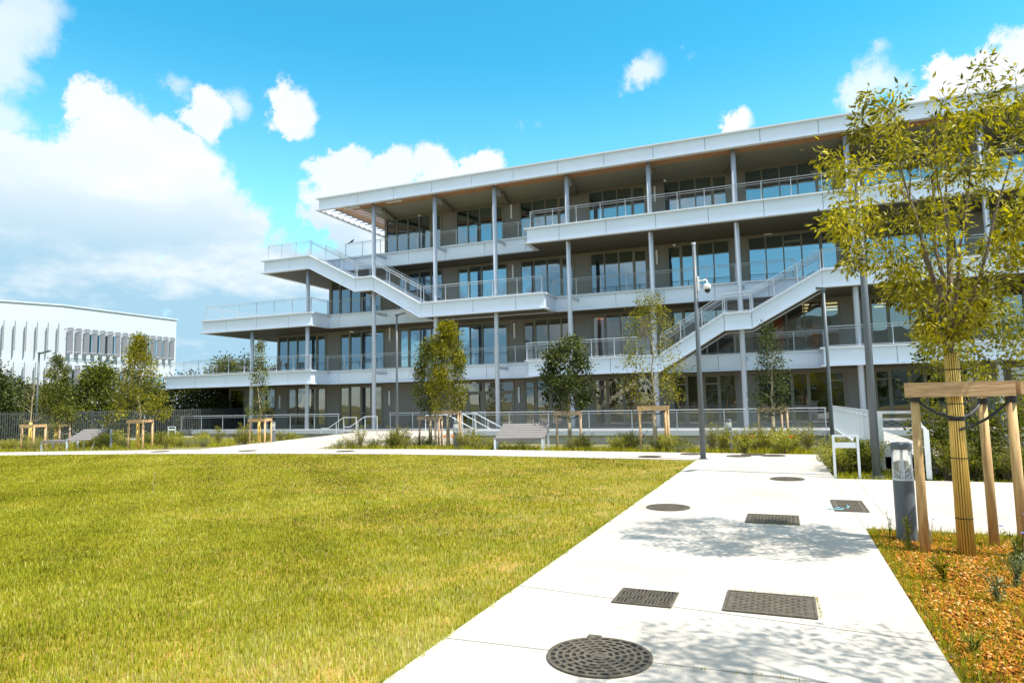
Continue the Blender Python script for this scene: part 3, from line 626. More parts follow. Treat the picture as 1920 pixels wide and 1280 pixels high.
# interiors: rear partitions, inner walls, lit ceiling strips, stairs, columns
for li in range(4):
    z0 = LV[li]; zc = (LV[li + 1] - DEP if li < 3 else 14.88)
    mb = MB(); mb.mi = 0; mb.box(LEFT[li] + 3.0 if li == 0 else LEFT[li] + 5, XE - .3, 47.5, 47.7, z0, zc)
    mb.mi = 1
    for x in (-31, -21, -11.4, -1.9, 4, 14):
        if x > LEFT[li] + 4: mb.box(x, x + .15, 42.5, 47.49, z0, zc)
    mb.mi = 2; mb.box(LEFT[li] + .2, XE, YW + .21, YB, z0 - .002, z0 + .01)
    bb_(mb, 'interior_wall', [m_inner, m_inner if li != 2 else m_innerdark, m_floor])
    mb = MB()
    for x in (-34, -29.8, -24.6, -20.1, -15.9, -11.2, -6.4, -1.9, 3.6, 9.3):
        if x > LEFT[li] + .5: mb.box(x + .55, x + .85, 42.0, 42.3, z0, zc)
    bb_(mb, 'interior_column', m_inner)
strips = [(2, x, y) for x in (-19, -14.8, -12.9, 0.5, 2.3, 5.2, 7.5) for y in (42.4, 44.6)] + [(1, x, y) for x in (0.6, 2.4, 5.3, 7.6) for y in (42, 43.6, 45.2)] + [(2, 1.6, 46)]
for (li, x, y) in strips:
    zc = LV[li + 1] - DEP; bb_(MB().box(x, x + 1.0, y, y + .09, zc - .12, zc - .05), 'ceiling_light', m_strip)
for (x, y) in ((-5.6, 42.3), (-4.3, 42.3)):
    bb_(MB().tube([(x, y, 10.35), (x, y, 10.2), (x, y, 10.15)], [.05, .22, .22], 12), 'pendant_light', m_warm)
for (x, y, z, e) in ((-9.3, 41.6, LV[2] - DEP - .13, 55), (.6, 41.8, LV[2] - DEP - .13, 45), (-10.0, 41.2, LV[1] - DEP - .08, 60), (-4.3, 42.5, LV[1] - DEP - .08, 40)):
    ld = bpy.data.lights.new('room_lamp', 'AREA'); ld.shape = 'RECTANGLE'; ld.size = 3.4; ld.size_y = .35; ld.energy = e; ld.color = (1, .93, .82)
    lo = bpy.data.objects.new('room_lamp', ld); COL.objects.link(lo); lo.location = Vector((x, y, z)) - BO; lo.parent = bld
mb = MB(); mb.box(-9.95, -9.1, 40.9, 41.0, LV[1], LV[2] - DEP); mb.box(-.4, .15, 40.9, 41.0, LV[1], LV[2] - DEP); mb.box(1.55, 2.0, 41.2, 41.3, LV[1], LV[1] + 1.6); bb_(mb, 'orange_partition', m_orange)
mb = MB(); mb.box(-10.8, -10.0, 41.5, 41.6, LV[1], LV[2] - DEP); mb.box(-8.29, -7.3, 42.2, 42.3, LV[1], LV[2] - DEP); mb.box(-15.4, -14.2, 42, 42.1, 1.6, 3.0); mb.box(-9.0, -7.3, 43.4, 43.5, .1, 3.05); bb_(mb, 'red_partition', m_red)
mb = MB()
for i in range(17): mb.box(-12.8 + i * .29, -12.5 + i * .29, 41.9, 43.2, .09 + i * .185 - (.0 if i < 1 else .12), .27 + i * .185)
for i in range(14): mb.tube([(-12.6 + i * .35, 41.88, .35 + i * .22), (-12.6 + i * .35, 41.88, 1.25 + i * .22)], .012, 4)
mb.tube([(-12.7, 41.88, 1.2), (-7.9, 41.88, 4.2)], .02, 5)
bb_(mb, 'interior_staircase', m_inner)
mb = MB(); mb.box(-3.9, -2.7, 42, 42.4, .1, 2.3); mb.box(.5, 1.0, 42, 42.4, .1, 2.0); bb_(mb, 'interior_cabinet', m_inner)
mb = MB()
for x in (2.1, 2.7, 1.5):
    for s in (-1, 1): mb.tube([(x, 41.6, .1), (x + s * .18, 41.6, .62)], .012, 5)
    mb.box(x - .22, x + .22, 41.4, 41.8, .62, .66); mb.box(x - .22, x + .22, 41.79, 41.82, .66, 1.1)
bb_(mb, 'interior_chair', m_white)

# railings
def railing(pts, name='railing', h=1.03, sp=1.45, mesh=True, parent=None, mm=None, org=None, second=True, rod=.018, world=False):
    fn = (lambda q, nm, mt, pr: q.build(nm, mt, pr)) if world else (lambda q, nm, mt, pr: bb_(q, nm, mt, pr))
    mb = MB(); P = [Vector(p) for p in pts]
    zu = Vector((0, 0, 1))
    mb.tube([p + zu * h for p in P], rod * 1.2, 6)
    if second: mb.tube([p + zu * (h - .12) for p in P], rod * .7, 5)
    mb.tube([p + zu * .07 for p in P], rod * .7, 5)
    for a, b_ in zip(P[:-1], P[1:]):
        n = max(1, round((b_ - a).length / sp))
        for i in range(n + 1):
            p = a.lerp(b_, i / n); d = (b_ - a).normalized(); ang = math.atan2(d.y, d.x)
            if i in (0, n): p = p + d * (.05 if i == 0 else -.05)
            mb.cbox(p + zu * (h / 2), (.045, .014, h), rz=ang)
    o = fn(mb, name, m_rail, parent)
    if mesh:
        q = MB()
        for a, b_ in zip(P[:-1], P[1:]):
            q.add([a + zu * .08, b_ + zu * .08, b_ + zu * (h - .13), a + zu * (h - .13)], [(0, 1, 2, 3)])
        fn(q, 'mesh_panel', mm or m_mesh, o)
    return o
yf = YF + .12; ym = YM + .08
railing([(-42.2, 50, LV[1]), (-42.2, yf, LV[1]), (-29.35, yf, LV[1]), (-29.35, ym, LV[1]), (-13.85, ym, LV[1]), (-13.85, yf, LV[1]), (-7.3, yf, LV[1])])
railing([(-5.3, ym, LV[1]), (2.1, ym, LV[1]), (2.1, yf, LV[1]), (XE - .2, yf, LV[1])])
railing([(-38.7, 50, LV[2]), (-38.7, yf, LV[2]), (-29.35, yf, LV[2]), (-29.35, ym, LV[2]), (-22.2, ym, LV[2])])
railing([(-20.7, yf, LV[2]), (-12.75, yf, LV[2]), (-12.75, ym, LV[2]), (0.9, ym, LV[2])])
railing([(2.1, yf, LV[2]), (XE - .2, yf, LV[2])])
railing([(-33.1, 50, LV[3]), (-33.1, yf, LV[3]), (-29.4, yf, LV[3])])
railing([(-27.9, ym, LV[3]), (-13.45, ym, LV[3]), (-13.45, yf, LV[3]), (XE - .2, yf, LV[3])])
# outdoor stairs: stringers with flanges, treads and sloping rails
def stair(pts):
    """pts: top-edge polyline [(x,z)...] of the front stringer"""
    root = bpy.data.objects.new('outdoor_staircase', None); COL.objects.link(root); root.parent = bld
    y0, y1 = YF, YM - .12
    def off(dz0, dz1): return [(x, z + dz0) for x, z in pts] + [(x, z + dz1) for x, z in pts[::-1]]
    for yy in (y0, y1 - .03):
        mb = MB(); mb.mi = 0
        for (a, b_) in zip(pts[:-1], pts[1:]):
            g = .012 * (1 if b_[0] > a[0] else -1); mb.prism([(a[0] + g, a[1] - .07), (b_[0] - g, b_[1] - .07), (b_[0] - g, b_[1] - DEP + .05), (a[0] + g, a[1] - DEP + .05)], yy, yy + .03, 'y')
        mb.mi = 1
        ya, yb = (yy - .16, yy + .12) if yy == y0 else (yy - .1, yy + .14)
        for (d0, d1) in ((-.07, 0), (-DEP, -DEP + .05)):
            for (a, b_) in zip(pts[:-1], pts[1:]):
                mb.prism([(a[0], a[1] + d0), (b_[0], b_[1] + d0), (b_[0], b_[1] + d1), (a[0], a[1] + d1)], ya, yb, 'y')
        bb_(mb, 'stringer', [m_fascia, m_lip], root)
    mb = MB()
    for (a, b_) in zip(pts[:-1], pts[1:]):
        mb.prism([(a[0], a[1] - DEP + .06), (b_[0], b_[1] - DEP + .06), (b_[0], b_[1] - DEP + .12), (a[0], a[1] - DEP + .12)], y0 + .125, y1 - .16, 'y')
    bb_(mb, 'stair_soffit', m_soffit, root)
    mb = MB()
    for (a, b_) in zip(pts[:-1], pts[1:]):
        if abs(a[1] - b_[1]) < .3: mb.box(min(a[0], b_[0]), max(a[0], b_[0]), y0 + .1, y1 - .05, a[1] - .2, a[1] - .14)
        else:
            n = max(1, round(abs(a[1] - b_[1]) / .165))
            for i in range(n):
                x = a[0] + (b_[0] - a[0]) * (i + .5) / n; z = a[1] + (b_[1] - a[1]) * (i + .5) / n; mb.box(x - .15, x + .15, y0 + .1, y1 - .05, z - .2, z - .15)
    bb_(mb, 'tread', m_galv, root)
    for yy in (y0 + .1, y1 - .1):
        railing([(x, yy, z) for x, z in pts], parent=root, sp=1.25)
        q = MB(); q.tube([(x, yy + (.09 if yy < y0 + .5 else -.09), z + .86) for x, z in pts], .018, 6); bb_(q, 'handrail', m_rail, root)
    return root
stair([(-29.35, 11.83), (-25.65, 9.94), (-24.3, 9.94), (-20.8, 7.93)])
stair([(2.07, 7.93), (-1.34, 6.08), (-2.71, 6.05), (-6.1, 4.03)])
# closing wedge of stair 2 under the L1 balcony line
# ground floor walkway, plinth, rails
mb = MB(); mb.mi = 0; mb.box(-16.6, XE, 34.0, YW + .2, -.12, .078); mb.box(-40.6, -24.5, 36.0, YW + .2, -.12, .078); mb.box(-24.49, -16.61, 36.0, YW + .2, -.12, .077)
mb.mi = 1; mb.box(-16.7, XE, 33.9, 33.995, -.16, .08); mb.box(-40.7, -24.5, 35.9, 35.995, -.16, .08)
mb.mi = 2; mb.box(-16.5, XE, 34.1, 34.4, -1.1, -.121); mb.box(-40.5, -24.5, 36.1, 36.4, -1.1, -.121)
bb_(mb, 'walkway', [m_deck, m_rail, m_concrete_wall])
railing([(-16.2, 33.97, .06), (1.75, 33.97, .06)], sp=2.3, mm=m_mesh2)
railing([(-40.3, 35.97, .06), (-26.6, 35.97, .06)], sp=1.9, mesh=False)
railing([(-23.6, 37.2, .06), (-16.8, 37.2, .06)], sp=1.9, mesh=False)
def handrail(pts, posts, label):
    mb = MB(); mb.tube(pts, .028, 8)
    for (x, y, za, zb) in posts: mb.cbox(((x), y, (za + zb) / 2), (.05, .03, zb - za))
    bb_(mb, 'entrance_handrail', m_galv)
for dy, dx in ((34.2, 0), (36.3, 0.1)):
    handrail([(-26.6 + dx, dy, -.05), (-26.6 + dx, dy, .25), (-26.1 + dx, dy, .25), (-24.98 + dx, dy, .9), (-24.05 + dx, dy, .9), (-24.05 + dx, dy, -.05)], [(-25.5 + dx, dy, -.05, .6), (-24.95 + dx, dy, -.05, .88)], '')
for dy in (33.0, 34.9, 36.6):
    handrail([(-18.6, dy, -.1), (-18.6, dy, 1.0), (-17.2, dy, 1.0), (-15.5, dy, .15), (-15.5, dy, -.1)], [(-17.25, dy, -.1, 1.0), (-16.4, dy, -.1, .6)], '')
mb = MB()
for i in range(5): mb.box(-26.5 + i * .35, -24.3, 34.3, 35.9, -.3 + i * .07, -.23 + i * .07 + .0)
bb_(mb, 'entrance_step', m_concrete_wall)

# ------------------------------------------------------------------ footbridge with steps
br_ = empty('footbridge', (2.8, 25, 0), 0, 'pale footbridge with white mesh railing running from the path to the building walkway', 'footbridge')
def wb(mbx, name, m_, parent, org=(2.8, 25, 0), smooth=False):
    mbx.v = [(v[0] - org[0], v[1] - org[1], v[2] - org[2]) for v in mbx.v]; return mbx.build(name, m_, parent, smooth)
wb(MB().box(1.95, 3.55, 17.0, 33.88, .02, .22), 'deck', m_concrete_wall, br_)
mb = MB(); mb.box(1.86, 1.945, 16.95, 33.88, -.05, .26); mb.box(1.86, 2.75, 16.88, 16.945, -.05, .26); wb(mb, 'edge_beam', m_white, br_)
for y in (18, 23, 28): wb(MB().box(2.1, 3.4, y, y + .3, -1.0, .018), 'pier', m_concrete_wall, br_)
wb(MB().box(2.15, 2.7, 17.3, 17.6, -.5, .018), 'abutment', m_concrete_wall, br_)
mb = MB(); mb.mi = 0
y = 17.3
while y < 33.8: mb.box(1.84, 1.97, y, y + .012, .2, 1.22); y += 1.05
mb.tube([(1.9, 16.98, 1.24), (1.9, 33.88, 1.2)], .024, 6); mb.tube([(1.9, 16.98, 1.10), (1.9, 33.88, 1.06)], .014, 5)
rl = wb(mb, 'side_railing', m_galv, br_)
q = MB(); q.add([(1.9, 17, .28), (1.9, 33.88, .28), (1.9, 33.88, 1.06), (1.9, 17, 1.09)], [(0, 1, 2, 3)]); wb(q, 'mesh_panel', m_mesh2, rl)
mb = MB(); mb.box(1.86, 1.99, 16.89, 16.94, -.12, 1.26); mb.box(2.58, 2.64, 16.89, 16.94, .2, 1.26); mb.box(1.99, 2.7, 16.89, 16.94, 1.2, 1.26); mb.box(1.99, 2.58, 16.9, 16.93, 1.06, 1.1)
mb.prism([(1.99, .52), (2.64, .28), (2.64, .0), (1.99, .0)], 16.88, 16.95, 'y')
rl = wb(mb, 'end_railing', m_white, br_)
q = MB(); q.add([(1.99, 16.915, .5), (2.58, 16.915, .3), (2.58, 16.915, 1.06), (1.99, 16.915, 1.06)], [(0, 1, 2, 3)]); wb(q, 'mesh_panel', m_mesh2, rl)
mb = MB()
for i in range(3): mb.box(2.72, 3.5, 15.9 + .35 * i, 16.98, .001 + .07 * i, .07 + .07 * i)
wb(mb, 'step', m_concrete_wall, br_)
mb = MB(); mb.box(2.44, 2.53, 14.96, 15.0, 0, .93); mb.tube([(2.48, 14.97, .92), (2.5, 15.5, .98), (2.62, 16.9, 1.2)], .03, 8); wb(mb, 'stair_handrail', m_white, br_)
jb = empty('junction_box', (2.16, 15.5, -.06), 0, 'small white electrical box standing on the grass beneath the footbridge', 'junction box')
mb = MB(); mb.box(-.08, .08, -.06, .06, 0, .17); mb.build('case', m_white, jb); MB().box(-.09, .09, -.07, .07, .171, .19).build('lid', m_white, jb)

# white tubular frame (bicycle stand) and sign-like crossbar
def bike_frame(loc, rz, label):
    r = empty('bicycle_stand', loc, rz, label, 'bicycle stand')
    for s in (-.22, .22): MB().box(s - .022, s + .022, -.02, .02, -.05, .84).build('leg', m_galv, r)
    MB().box(-.198, .198, -.02, .02, .80, .84).build('top_bar', m_galv, r); MB().box(-.197, .197, -.012, .012, .58, .69).build('cross_plate', m_galv, r)
    return r
bike_frame((1.08, 14.95, 0), .1, 'white metal bicycle stand frame standing at the corner of the path by the footbridge')
bike_frame((-37.2, 32.5, -.35), .5, 'grey metal frame standing by the dark fence near the building end')

# ------------------------------------------------------------------ lamp posts
def pole(mb, h, r0, r1): mb.tube([(0, 0, -.1), (0, 0, h * .5), (0, 0, h)], [r0, (r0 + r1) / 2, r1], 14)
r = empty('camera_pole', (-2.1, 18.75, 0), 0, 'slim grey mast carrying a white dome security camera, at the corner of the lawn', 'camera mast')
mb = MB(); pole(mb, 5.85, .078, .05); mb.build('pole', m_dark, r, smooth=True); MB().tube([(0, 0, 5.851), (0, 0, 5.9)], .055, 12).build('cap', m_galv, r)
MB().box(-.09, .09, -.004, .0, 0, 0).build('base_plate', m_dark, r) if 0 else MB().tube([(0, 0, 0.002), (0, 0, .02)], .13, 16).build('base_plate', m_dark, r)
c = MB().box(.055, .10, -.05, .05, 4.55, 4.95).build('bracket', m_white, r)
mb = MB(); mb.tube([(.10, 0, 4.82), (.28, 0, 4.84), (.31, 0, 4.80), (.31, 0, 4.72)], .022, 8); mb.tube([(.31, 0, 4.73), (.31, 0, 4.68), (.31, 0, 4.58)], [.06, .1, .1], 14); mb.build('camera_housing', m_white, r, smooth=True)
MB().tube([(.31, 0, 4.579), (.31, 0, 4.53), (.31, 0, 4.49), (.31, 0, 4.475)], [.08, .075, .05, .02], 12).build('camera_dome', m_strap, r, smooth=True)
def lamp(loc, h, r0, label, arm=(0.0, -.5), rz=0.0, grp=None):
    r = empty('street_lamp', loc, rz, label, 'street lamp', grp)
    mb = MB(); pole(mb, h, r0, r0 * .62); mb.build('pole', m_dark, r, smooth=True)
    MB().tube([(0, 0, -.02), (0, 0, .03)], r0 * 1.7, 16).build('base_plate', m_dark, r)
    mb = MB(); mb.box(-.05, .05, -.05, .05, .6, 1.1) if 0 else None
    hd = MB(); ax, ay = arm; ln = math.hypot(ax, ay); a_ = math.atan2(ay, ax)
    hd.cbox((ax * .55, ay * .55, h + .02), (ln, .17, .075), rz=a_, ry=-.14); hd.cbox((0, 0, h - .02), (.13, .13, .12)); H_ = hd.build('lamp_head', m_dark, r)
    MB().cbox((ax * .62, ay * .62, h - .03), (ln * .55, .12, .012), rz=a_, ry=-.14).build('lens', m_galv, H_)
    return r
lamp((1.63, 15.25, -.02), 6.2, .082, 'tallest grey street lamp rising beside the white bicycle stand, its head behind the near tree', arm=(-.12, -.45))
lamp((1.4, 24.5, -.4), 5.6, .068, 'short grey lamp post in front of the building just left of the footbridge', arm=(-.22, .02))
lamp((-19.2, 31.0, -.3), 6.75, .075, 'grey lamp post with a flat arm, left of the pair of yellow green trees', arm=(.55, -.05))
lamp((-48.0, 30.8, -.4), 6.1, .09, 'dark lamp post with a flat arm in front of the white building', arm=(1.1, 0))
# ------------------------------------------------------------------ bollard lamps
def bollard(loc, h, label, r0=.105):
    r = empty('bollard_lamp', loc, 0, label, 'bollard lamp', 'bollard lamps along the paths')
    MB().tube([(0, 0, -.1), (0, 0, h * .62)], r0, 28).build('post', m_dark, r, smooth=False)
    MB().tube([(0, 0, h * .621), (0, 0, h * .64)], r0 * 1.01, 28).build('collar', m_galv, r)
    MB().tube([(0, 0, h * .641), (0, 0, h * .93)], r0 * .97, 28).build('lens', m_clear, r, smooth=True)
    mb = MB()
    for k in range(3): a = k * 2.094 + .4; mb.tube([(math.cos(a) * r0 * .8, math.sin(a) * r0 * .8, h * .645), (math.cos(a) * r0 * .8, math.sin(a) * r0 * .8, h * .925)], .005, 5)
    mb.tube([(0, 0, h * .645), (0, 0, h * .92)], .013, 8); mb.build('lamp_core', m_galv, r)
    MB().tube([(0, 0, h * .931), (0, 0, h * .985), (0, 0, h)], [r0 * 1.04, r0 * 1.04, r0 * .9], 28).build('cap', m_dark, r)
    return r
bollard((1.19, 8.72, -.03), 1.1, 'large grey bollard lamp with clear head beside the nearest staked tree')
bollard((-1.70, 22.5, -.06), 1.0, 'grey bollard lamp right of the camera mast, in front of the building')
bollard((-11.4, 22.5, -.06), 1.0, 'grey bollard lamp between the staked tree pair and the reclining bench')
bollard((-22.2, 25.0, -.1), 1.05, 'grey bollard lamp on the left edge of the branch path to the entrance')

# ------------------------------------------------------------------ reclining benches
def bench(loc, rz, label, sc_=1.0, flip=1):
    r = empty('reclining_bench', loc, rz, label, 'bench', 'reclining benches beside the path')
    def slats(name, x0, x1, z0, z1, n, y0=-.5, y1=.5):
        mb = MB(); dx = (x1 - x0) / n; ang = -math.atan2(z1 - z0, x1 - x0)
        for i in range(n):
            f = (i + .5) / n; mb.cbox((flip * (x0 + (x1 - x0) * f), 0, z0 + (z1 - z0) * f), (math.hypot(dx, (z1 - z0) / n) * .9, y1 - y0, .035), ry=flip * ang)
        return mb.build(name, m_bench, r)
    slats('seat', -.95, .25, .44, .44, 9); slats('backrest', .3, 1.0, .47, .86, 6)
    mb = MB()
    for s in (-.48, .48): mb.box(min(flip * -.95, flip * .3), max(flip * -.95, flip * .3), s - .02, s + .02, .36, .42)
    mb.build('frame', m_galv, r)
    for (x, s) in ((-.9, -.48), (-.9, .48), (.3, -.48), (.3, .48)): MB().box(flip * x - .03, flip * x + .03, s - .022, s + .022, -.08, .36).build('leg', m_galv, r)
    for s in (-.47, .47): MB().tube([(flip * .98, s, .83), (flip * .85, s, .30), (flip * .7, s, -.08)], .015, 6).build('back_strut', m_galv, r)
    return r
def bench_long(loc, rz, label):
    """seat in front, sloping slatted back rising away, seen from the front"""
    r = empty('reclining_bench', loc, rz, label, 'bench', 'reclining benches beside the path')
    L_ = 1.75
    mb = MB()
    for i in range(4): mb.box(-L_ / 2, L_ / 2, -.6 + i * .135, -.6 + i * .135 + .12, .40, .435)
    mb.build('seat', m_bench, r)
    mb = MB()
    for i in range(6): mb.cbox((.18 * i / 6, -.02 + .125 * i, .46 + .075 * i), (L_, .125, .03), rx=.55)
    mb.build('backrest', m_bench, r)
    MB().box(-L_ / 2 + .02, L_ / 2 - .02, -.585, -.545, .33, .398).build('front_rail', m_bench, r)
    for x in (-L_ / 2 + .05, L_ / 2 - .05):
        for y in (-.56, .0): MB().box(x - .035, x + .035, y - .03, y + .03, -.08, .4).build('leg', m_galv, r)
    MB().box(L_ / 2 + .02, L_ / 2 + .09, .55, .62, -.1, .86).build('end_post', m_galv, r)
    return r
def bench_twist(loc, rz, label):
    r = empty('reclining_bench', loc, rz, label, 'bench', 'reclining benches beside the path')
    mb = MB()
    for i in range(6): mb.box(-1.0, .05, -.42 + i * .14, -.42 + i * .14 + .12, .40, .435)
    mb.build('seat', m_bench, r); mb = MB()
    for i in range(6): mb.cbox((.58 + .07 * i, -.38 + .115 * i, .45 + .075 * i), (1.05, .115, .03), rx=.58)
    mb.build('backrest', m_bench, r)
    MB().box(-1.0, .05, -.45, -.425, .33, .398).build('front_rail', m_bench, r)
    for (x, y) in ((-.95, -.4), (-.95, .35), (.1, -.4), (.1, .35)): MB().box(x - .03, x + .03, y - .03, y + .03, -.08, .4).build('leg', m_galv, r)
    for x in (.8, 1.2): MB().tube([(x, .2, .8), (x - .12, -.1, .4), (x - .2, -.2, -.08)], .014, 6).build('back_strut', m_galv, r)
    MB().box(1.5, 1.57, .3, .37, -.1, .85).build('end_post', m_galv, r); return r
bench_long((-8.7, 22.2, -.04), R(14), 'grey slatted reclining bench in front of the building, white front legs at the path')
bench_twist((-28.7, 19.9, -.06), R(24), 'grey slatted reclining bench at far left in front of the dark fence')

# ------------------------------------------------------------------ drain covers
def cover(loc, label, name='manhole_cover', kind=0, r0=.33, rz=0):
    r = empty(name, (loc[0], loc[1], 0), rz, label, 'manhole cover')
    MB().tube([(0, 0, .001), (0, 0, .005)], r0 * .985, 48).build('cover_base', m_pit, r)
    mb = MB(); n = 64
    def ring(ra, rb, z0=.0055, z1=.013):
        for k in range(n):
            a0, a1 = 2 * math.pi * k / n, 2 * math.pi * (k + 1) / n
            p = [(ra * math.cos(a0), ra * math.sin(a0)), (rb * math.cos(a0), rb * math.sin(a0)), (rb * math.cos(a1), rb * math.sin(a1)), (ra * math.cos(a1), ra * math.sin(a1))]
            mb.add([(*q, z1) for q in p] + [(*p[0], z0), (*p[3], z0), (*p[1], z0), (*p[2], z0)], [(0, 1, 2, 3), (0, 3, 5, 4), (1, 6, 7, 2)])
    if kind == 0:
        ring(r0 * .93, r0)
        k_ = 6
        for i in range(k_): ra = r0 * (.12 + .8 * i / k_); ring(ra, ra + r0 * .055)
        for i in range(k_):
            ra = r0 * (.12 + .8 * i / k_) + r0 * .055; rb = r0 * (.12 + .8 * (i + 1) / k_); m_ = 6 + i * 4
            for j in range(m_):
                a = 2 * math.pi * (j + .5 * (i % 2)) / m_; wd = .30 * 2 * math.pi * rb / m_
                mb.cbox((math.cos(a) * (ra + rb) / 2, math.sin(a) * (ra + rb) / 2, .009), (rb - ra + .004, wd, .0068), rz=a)
        mb.cbox((0, 0, .0095), (.07, .05, .007)); mb.cbox((-.12, r0 * 1.0, .009), (.09, .05, .008))
    else:
        ring(r0 * .9, r0); ring(0.0, r0 * .88, .0055, .0095)
        for i in range(-6, 7):
            for j in range(-6, 7):
                x, y = i * r0 / 7.2, j * r0 / 7.2
                if math.hypot(x, y) < r0 * .84: mb.cbox((x, y, .0115), (r0 / 9, r0 / 24, .004), rz=.785 if (i + j) % 2 else -.785)
    mb.build('grating', m_iron, r); return r
cover((-1.16, 4.24), 'large round slotted drain cover on the path, nearest the camera', kind=0)
cover((-1.69, 10.28), 'round iron manhole cover near the lawn edge, beyond the long rectangular drain', kind=1, r0=.32)
cover((-.03, 14.41), 'round iron manhole cover in the middle of the path beyond the square hatch', kind=1, r0=.32)
for p, l in (((-3.62, 19.27), 'thin dark round cover on the far path left of the camera mast'), ((-2.6, 20.35), 'thin dark round cover right behind the camera mast'), ((-1.26, 19.81), 'dark round cover at the path end, leftmost of the close trio'), ((-.9, 20.4), 'dark round cover at the path end, rearmost of the close trio'), ((-.37, 20.1), 'dark round cover at the path end, rightmost of the close trio'),
             ((-22.2, 18.9), 'thin dark cover on the far path left of the entrance path'), ((-18.68, 19.7), 'thin dark cover on the far path where the entrance path starts'), ((-14.52, 20.0), 'thin dark cover on the far path in front of the entrance steps')):
    cover(p, l, kind=1, r0=.33)
def hatch(x0, x1, y0, y1, label, kind, rz=0):
    cx, cy = (x0 + x1) / 2, (y0 + y1) / 2; w, h = (x1 - x0), (y1 - y0)
    r = empty('drain_hatch', (cx, cy, 0), rz, label, 'drain cover')
    MB().box(-w / 2 + .004, w / 2 - .004, -h / 2 + .004, h / 2 - .004, .001, .005).build('pit', m_pit, r)
    mb = MB(); f = .018; z0, z1 = .0052, .014
    mb.box(-w / 2, w / 2, -h / 2, -h / 2 + f, z0, z1); mb.box(-w / 2, w / 2, h / 2 - f, h / 2, z0, z1); mb.box(-w / 2, -w / 2 + f, -h / 2 + f, h / 2 - f, z0, z1); mb.box(w / 2 - f, w / 2, -h / 2 + f, h / 2 - f, z0, z1)
    mb.build('frame', m_iron, r); mb = MB()
    if kind == 'grate':
        nx_, ny_ = 4, 4; cw, ch = (w - 2 * f) / nx_, (h - 2 * f) / ny_
        for i in range(nx_):
            for j in range(ny_):
                ax_ = -w / 2 + f + i * cw; ay_ = -h / 2 + f + j * ch; mb.box(ax_ + .001, ax_ + .010, ay_ + .001, ay_ + ch - .001, z0, z1 - .001); mb.box(ax_ + .011, ax_ + cw - .001, ay_ + .001, ay_ + .010, z0, z1 - .002)
                if (i + j) % 2: 
                    for k in range(3): mb.box(ax_ + .0115, ax_ + cw - .002, ay_ + .022 + k * (ch - .02) / 3, ay_ + .022 + k * (ch - .02) / 3 + .013, z0, z1 - .001)
                else:
                    for k in range(3): q_ = ax_ + .03 + k * (cw - .02) / 3; mb.box(q_, q_ + .011, ay_ + .0105, ay_ + ch - .002, z0, z1 - .001)
    else:
        mb.box(-w / 2 + f + .003, w / 2 - f - .003, -h / 2 + f + .003, h / 2 - f - .003, z0, .0095)
        s = .042; nx_, ny_ = int((w - .1) / s), int((h - .07) / s)
        for i in range(nx_):
            for j in range(ny_):
                x = (i - (nx_ - 1) / 2) * s; y = (j - (ny_ - 1) / 2) * s
                if (i + j) % 2: mb.box(x - .017, x + .017, y - .005, y + .005, .0096, .0135)
                else: mb.box(x - .005, x + .005, y - .017, y + .017, .0096, .0135)
    mb.build('grating', m_iron, r); return r
hatch(-1.36, -.89, 5.38, 5.80, 'small rectangular drain grating with patterned slots, left of the larger plate', 'grate')
hatch(-.52, .145, 5.44, 6.0, 'large rectangular iron plate with raised studs in the path foreground', 'plate')
hatch(-.555, .10, 9.3, 9.98, 'rectangular iron plate lying across the middle of the path', 'plate')
hatch(.575, 1.01, 10.55, 11.63, 'iron hatch at the junction of the crossing path, blue paint marks at its corner', 'plate')
mb = MB(); mb.tube([(.60, 10.75, .018), (.66, 10.82, .018), (.70, 10.70, .018), (.64, 10.62, .018), (.55, 10.64, .018), (.50, 10.72, .006), (.53, 10.80, .006)], .007, 4)
mb.tube([(.74, 10.78, .018), (.78, 10.9, .018), (.76, 11.05, .018)], .008, 4)
tag(mb.build('paint_mark', mat('pale blue paint', (.25, .5, .6), .7)), 'pale blue paint scribble over the corner of the iron hatch', 'paint mark')

# ------------------------------------------------------------------ tree stakes
def stakes(loc, label, h=1.55, w=.92, rz=0, m1=None, m2=None, back=True, rr=.042, d=.5):
    r = empty('tree_stake_frame', loc, rz, label, 'tree stake', 'wooden stake frames around young trees')
    a = m1 or m_stakeg; b_ = m2 or m_stakeg
    P = [(-w / 2, -.1), (w / 2, -.1)] + ([(w * .3, d)] if back else [])
    for (x, y) in P: MB().tube([(x * 1.02, y, -.35), (x, y, h)], [rr * 1.1, rr], 12).build('post', a, r, smooth=True)
    MB().box(-w / 2 - .07, w / 2 + .07, -.1 - rr - .035, -.1 - rr - .002, h - .14, h + .01).build('crossbar', b_, r)
    if back:
        MB().cbox((w * .4 + .045, d / 2 - .06, h - .055), (.03, d + .12, .12), rz=math.atan2(-w * .2, -(d + .1)) + math.pi / 2 * 0 + .35 * 0).build('crossbar', b_, r)
    s = MB(); z = h - .22
    for (x, y) in P:
        s.tube([(x, y + .0, z + .1), (x * .5, y * .5, z - .02), (0, 0, z - .06)], .016, 6)
    s.tube([(0, 0, z - .11), (0, 0, z - .03)], .055, 10); s.build('strap', m_strap, r); return r
# ------------------------------------------------------------------ near tree
def vase(t): return .34 + 1.25 * math.sin(min(1, t * 1.15 + .02) * math.pi * .62) ** .8 * (1 - .55 * max(0, t - .6))
nt_ = make_tree('young_hackberry_tree', (1.62, 8.1, 0), 'young tree with drooping yellow green leaves on a bamboo wrapped trunk, nearest at right', 'tree', 'young staked trees', 4.78, 2.2,
                lambda t: .10 + 1.18 * math.sin(min(1, t * .76 + .03) * math.pi) ** 1.25, 290, .047, m_leafnear, .077, 13500, 5, droop=.8, spread=.05, aspect=.32, steep=1.3, vase=8)
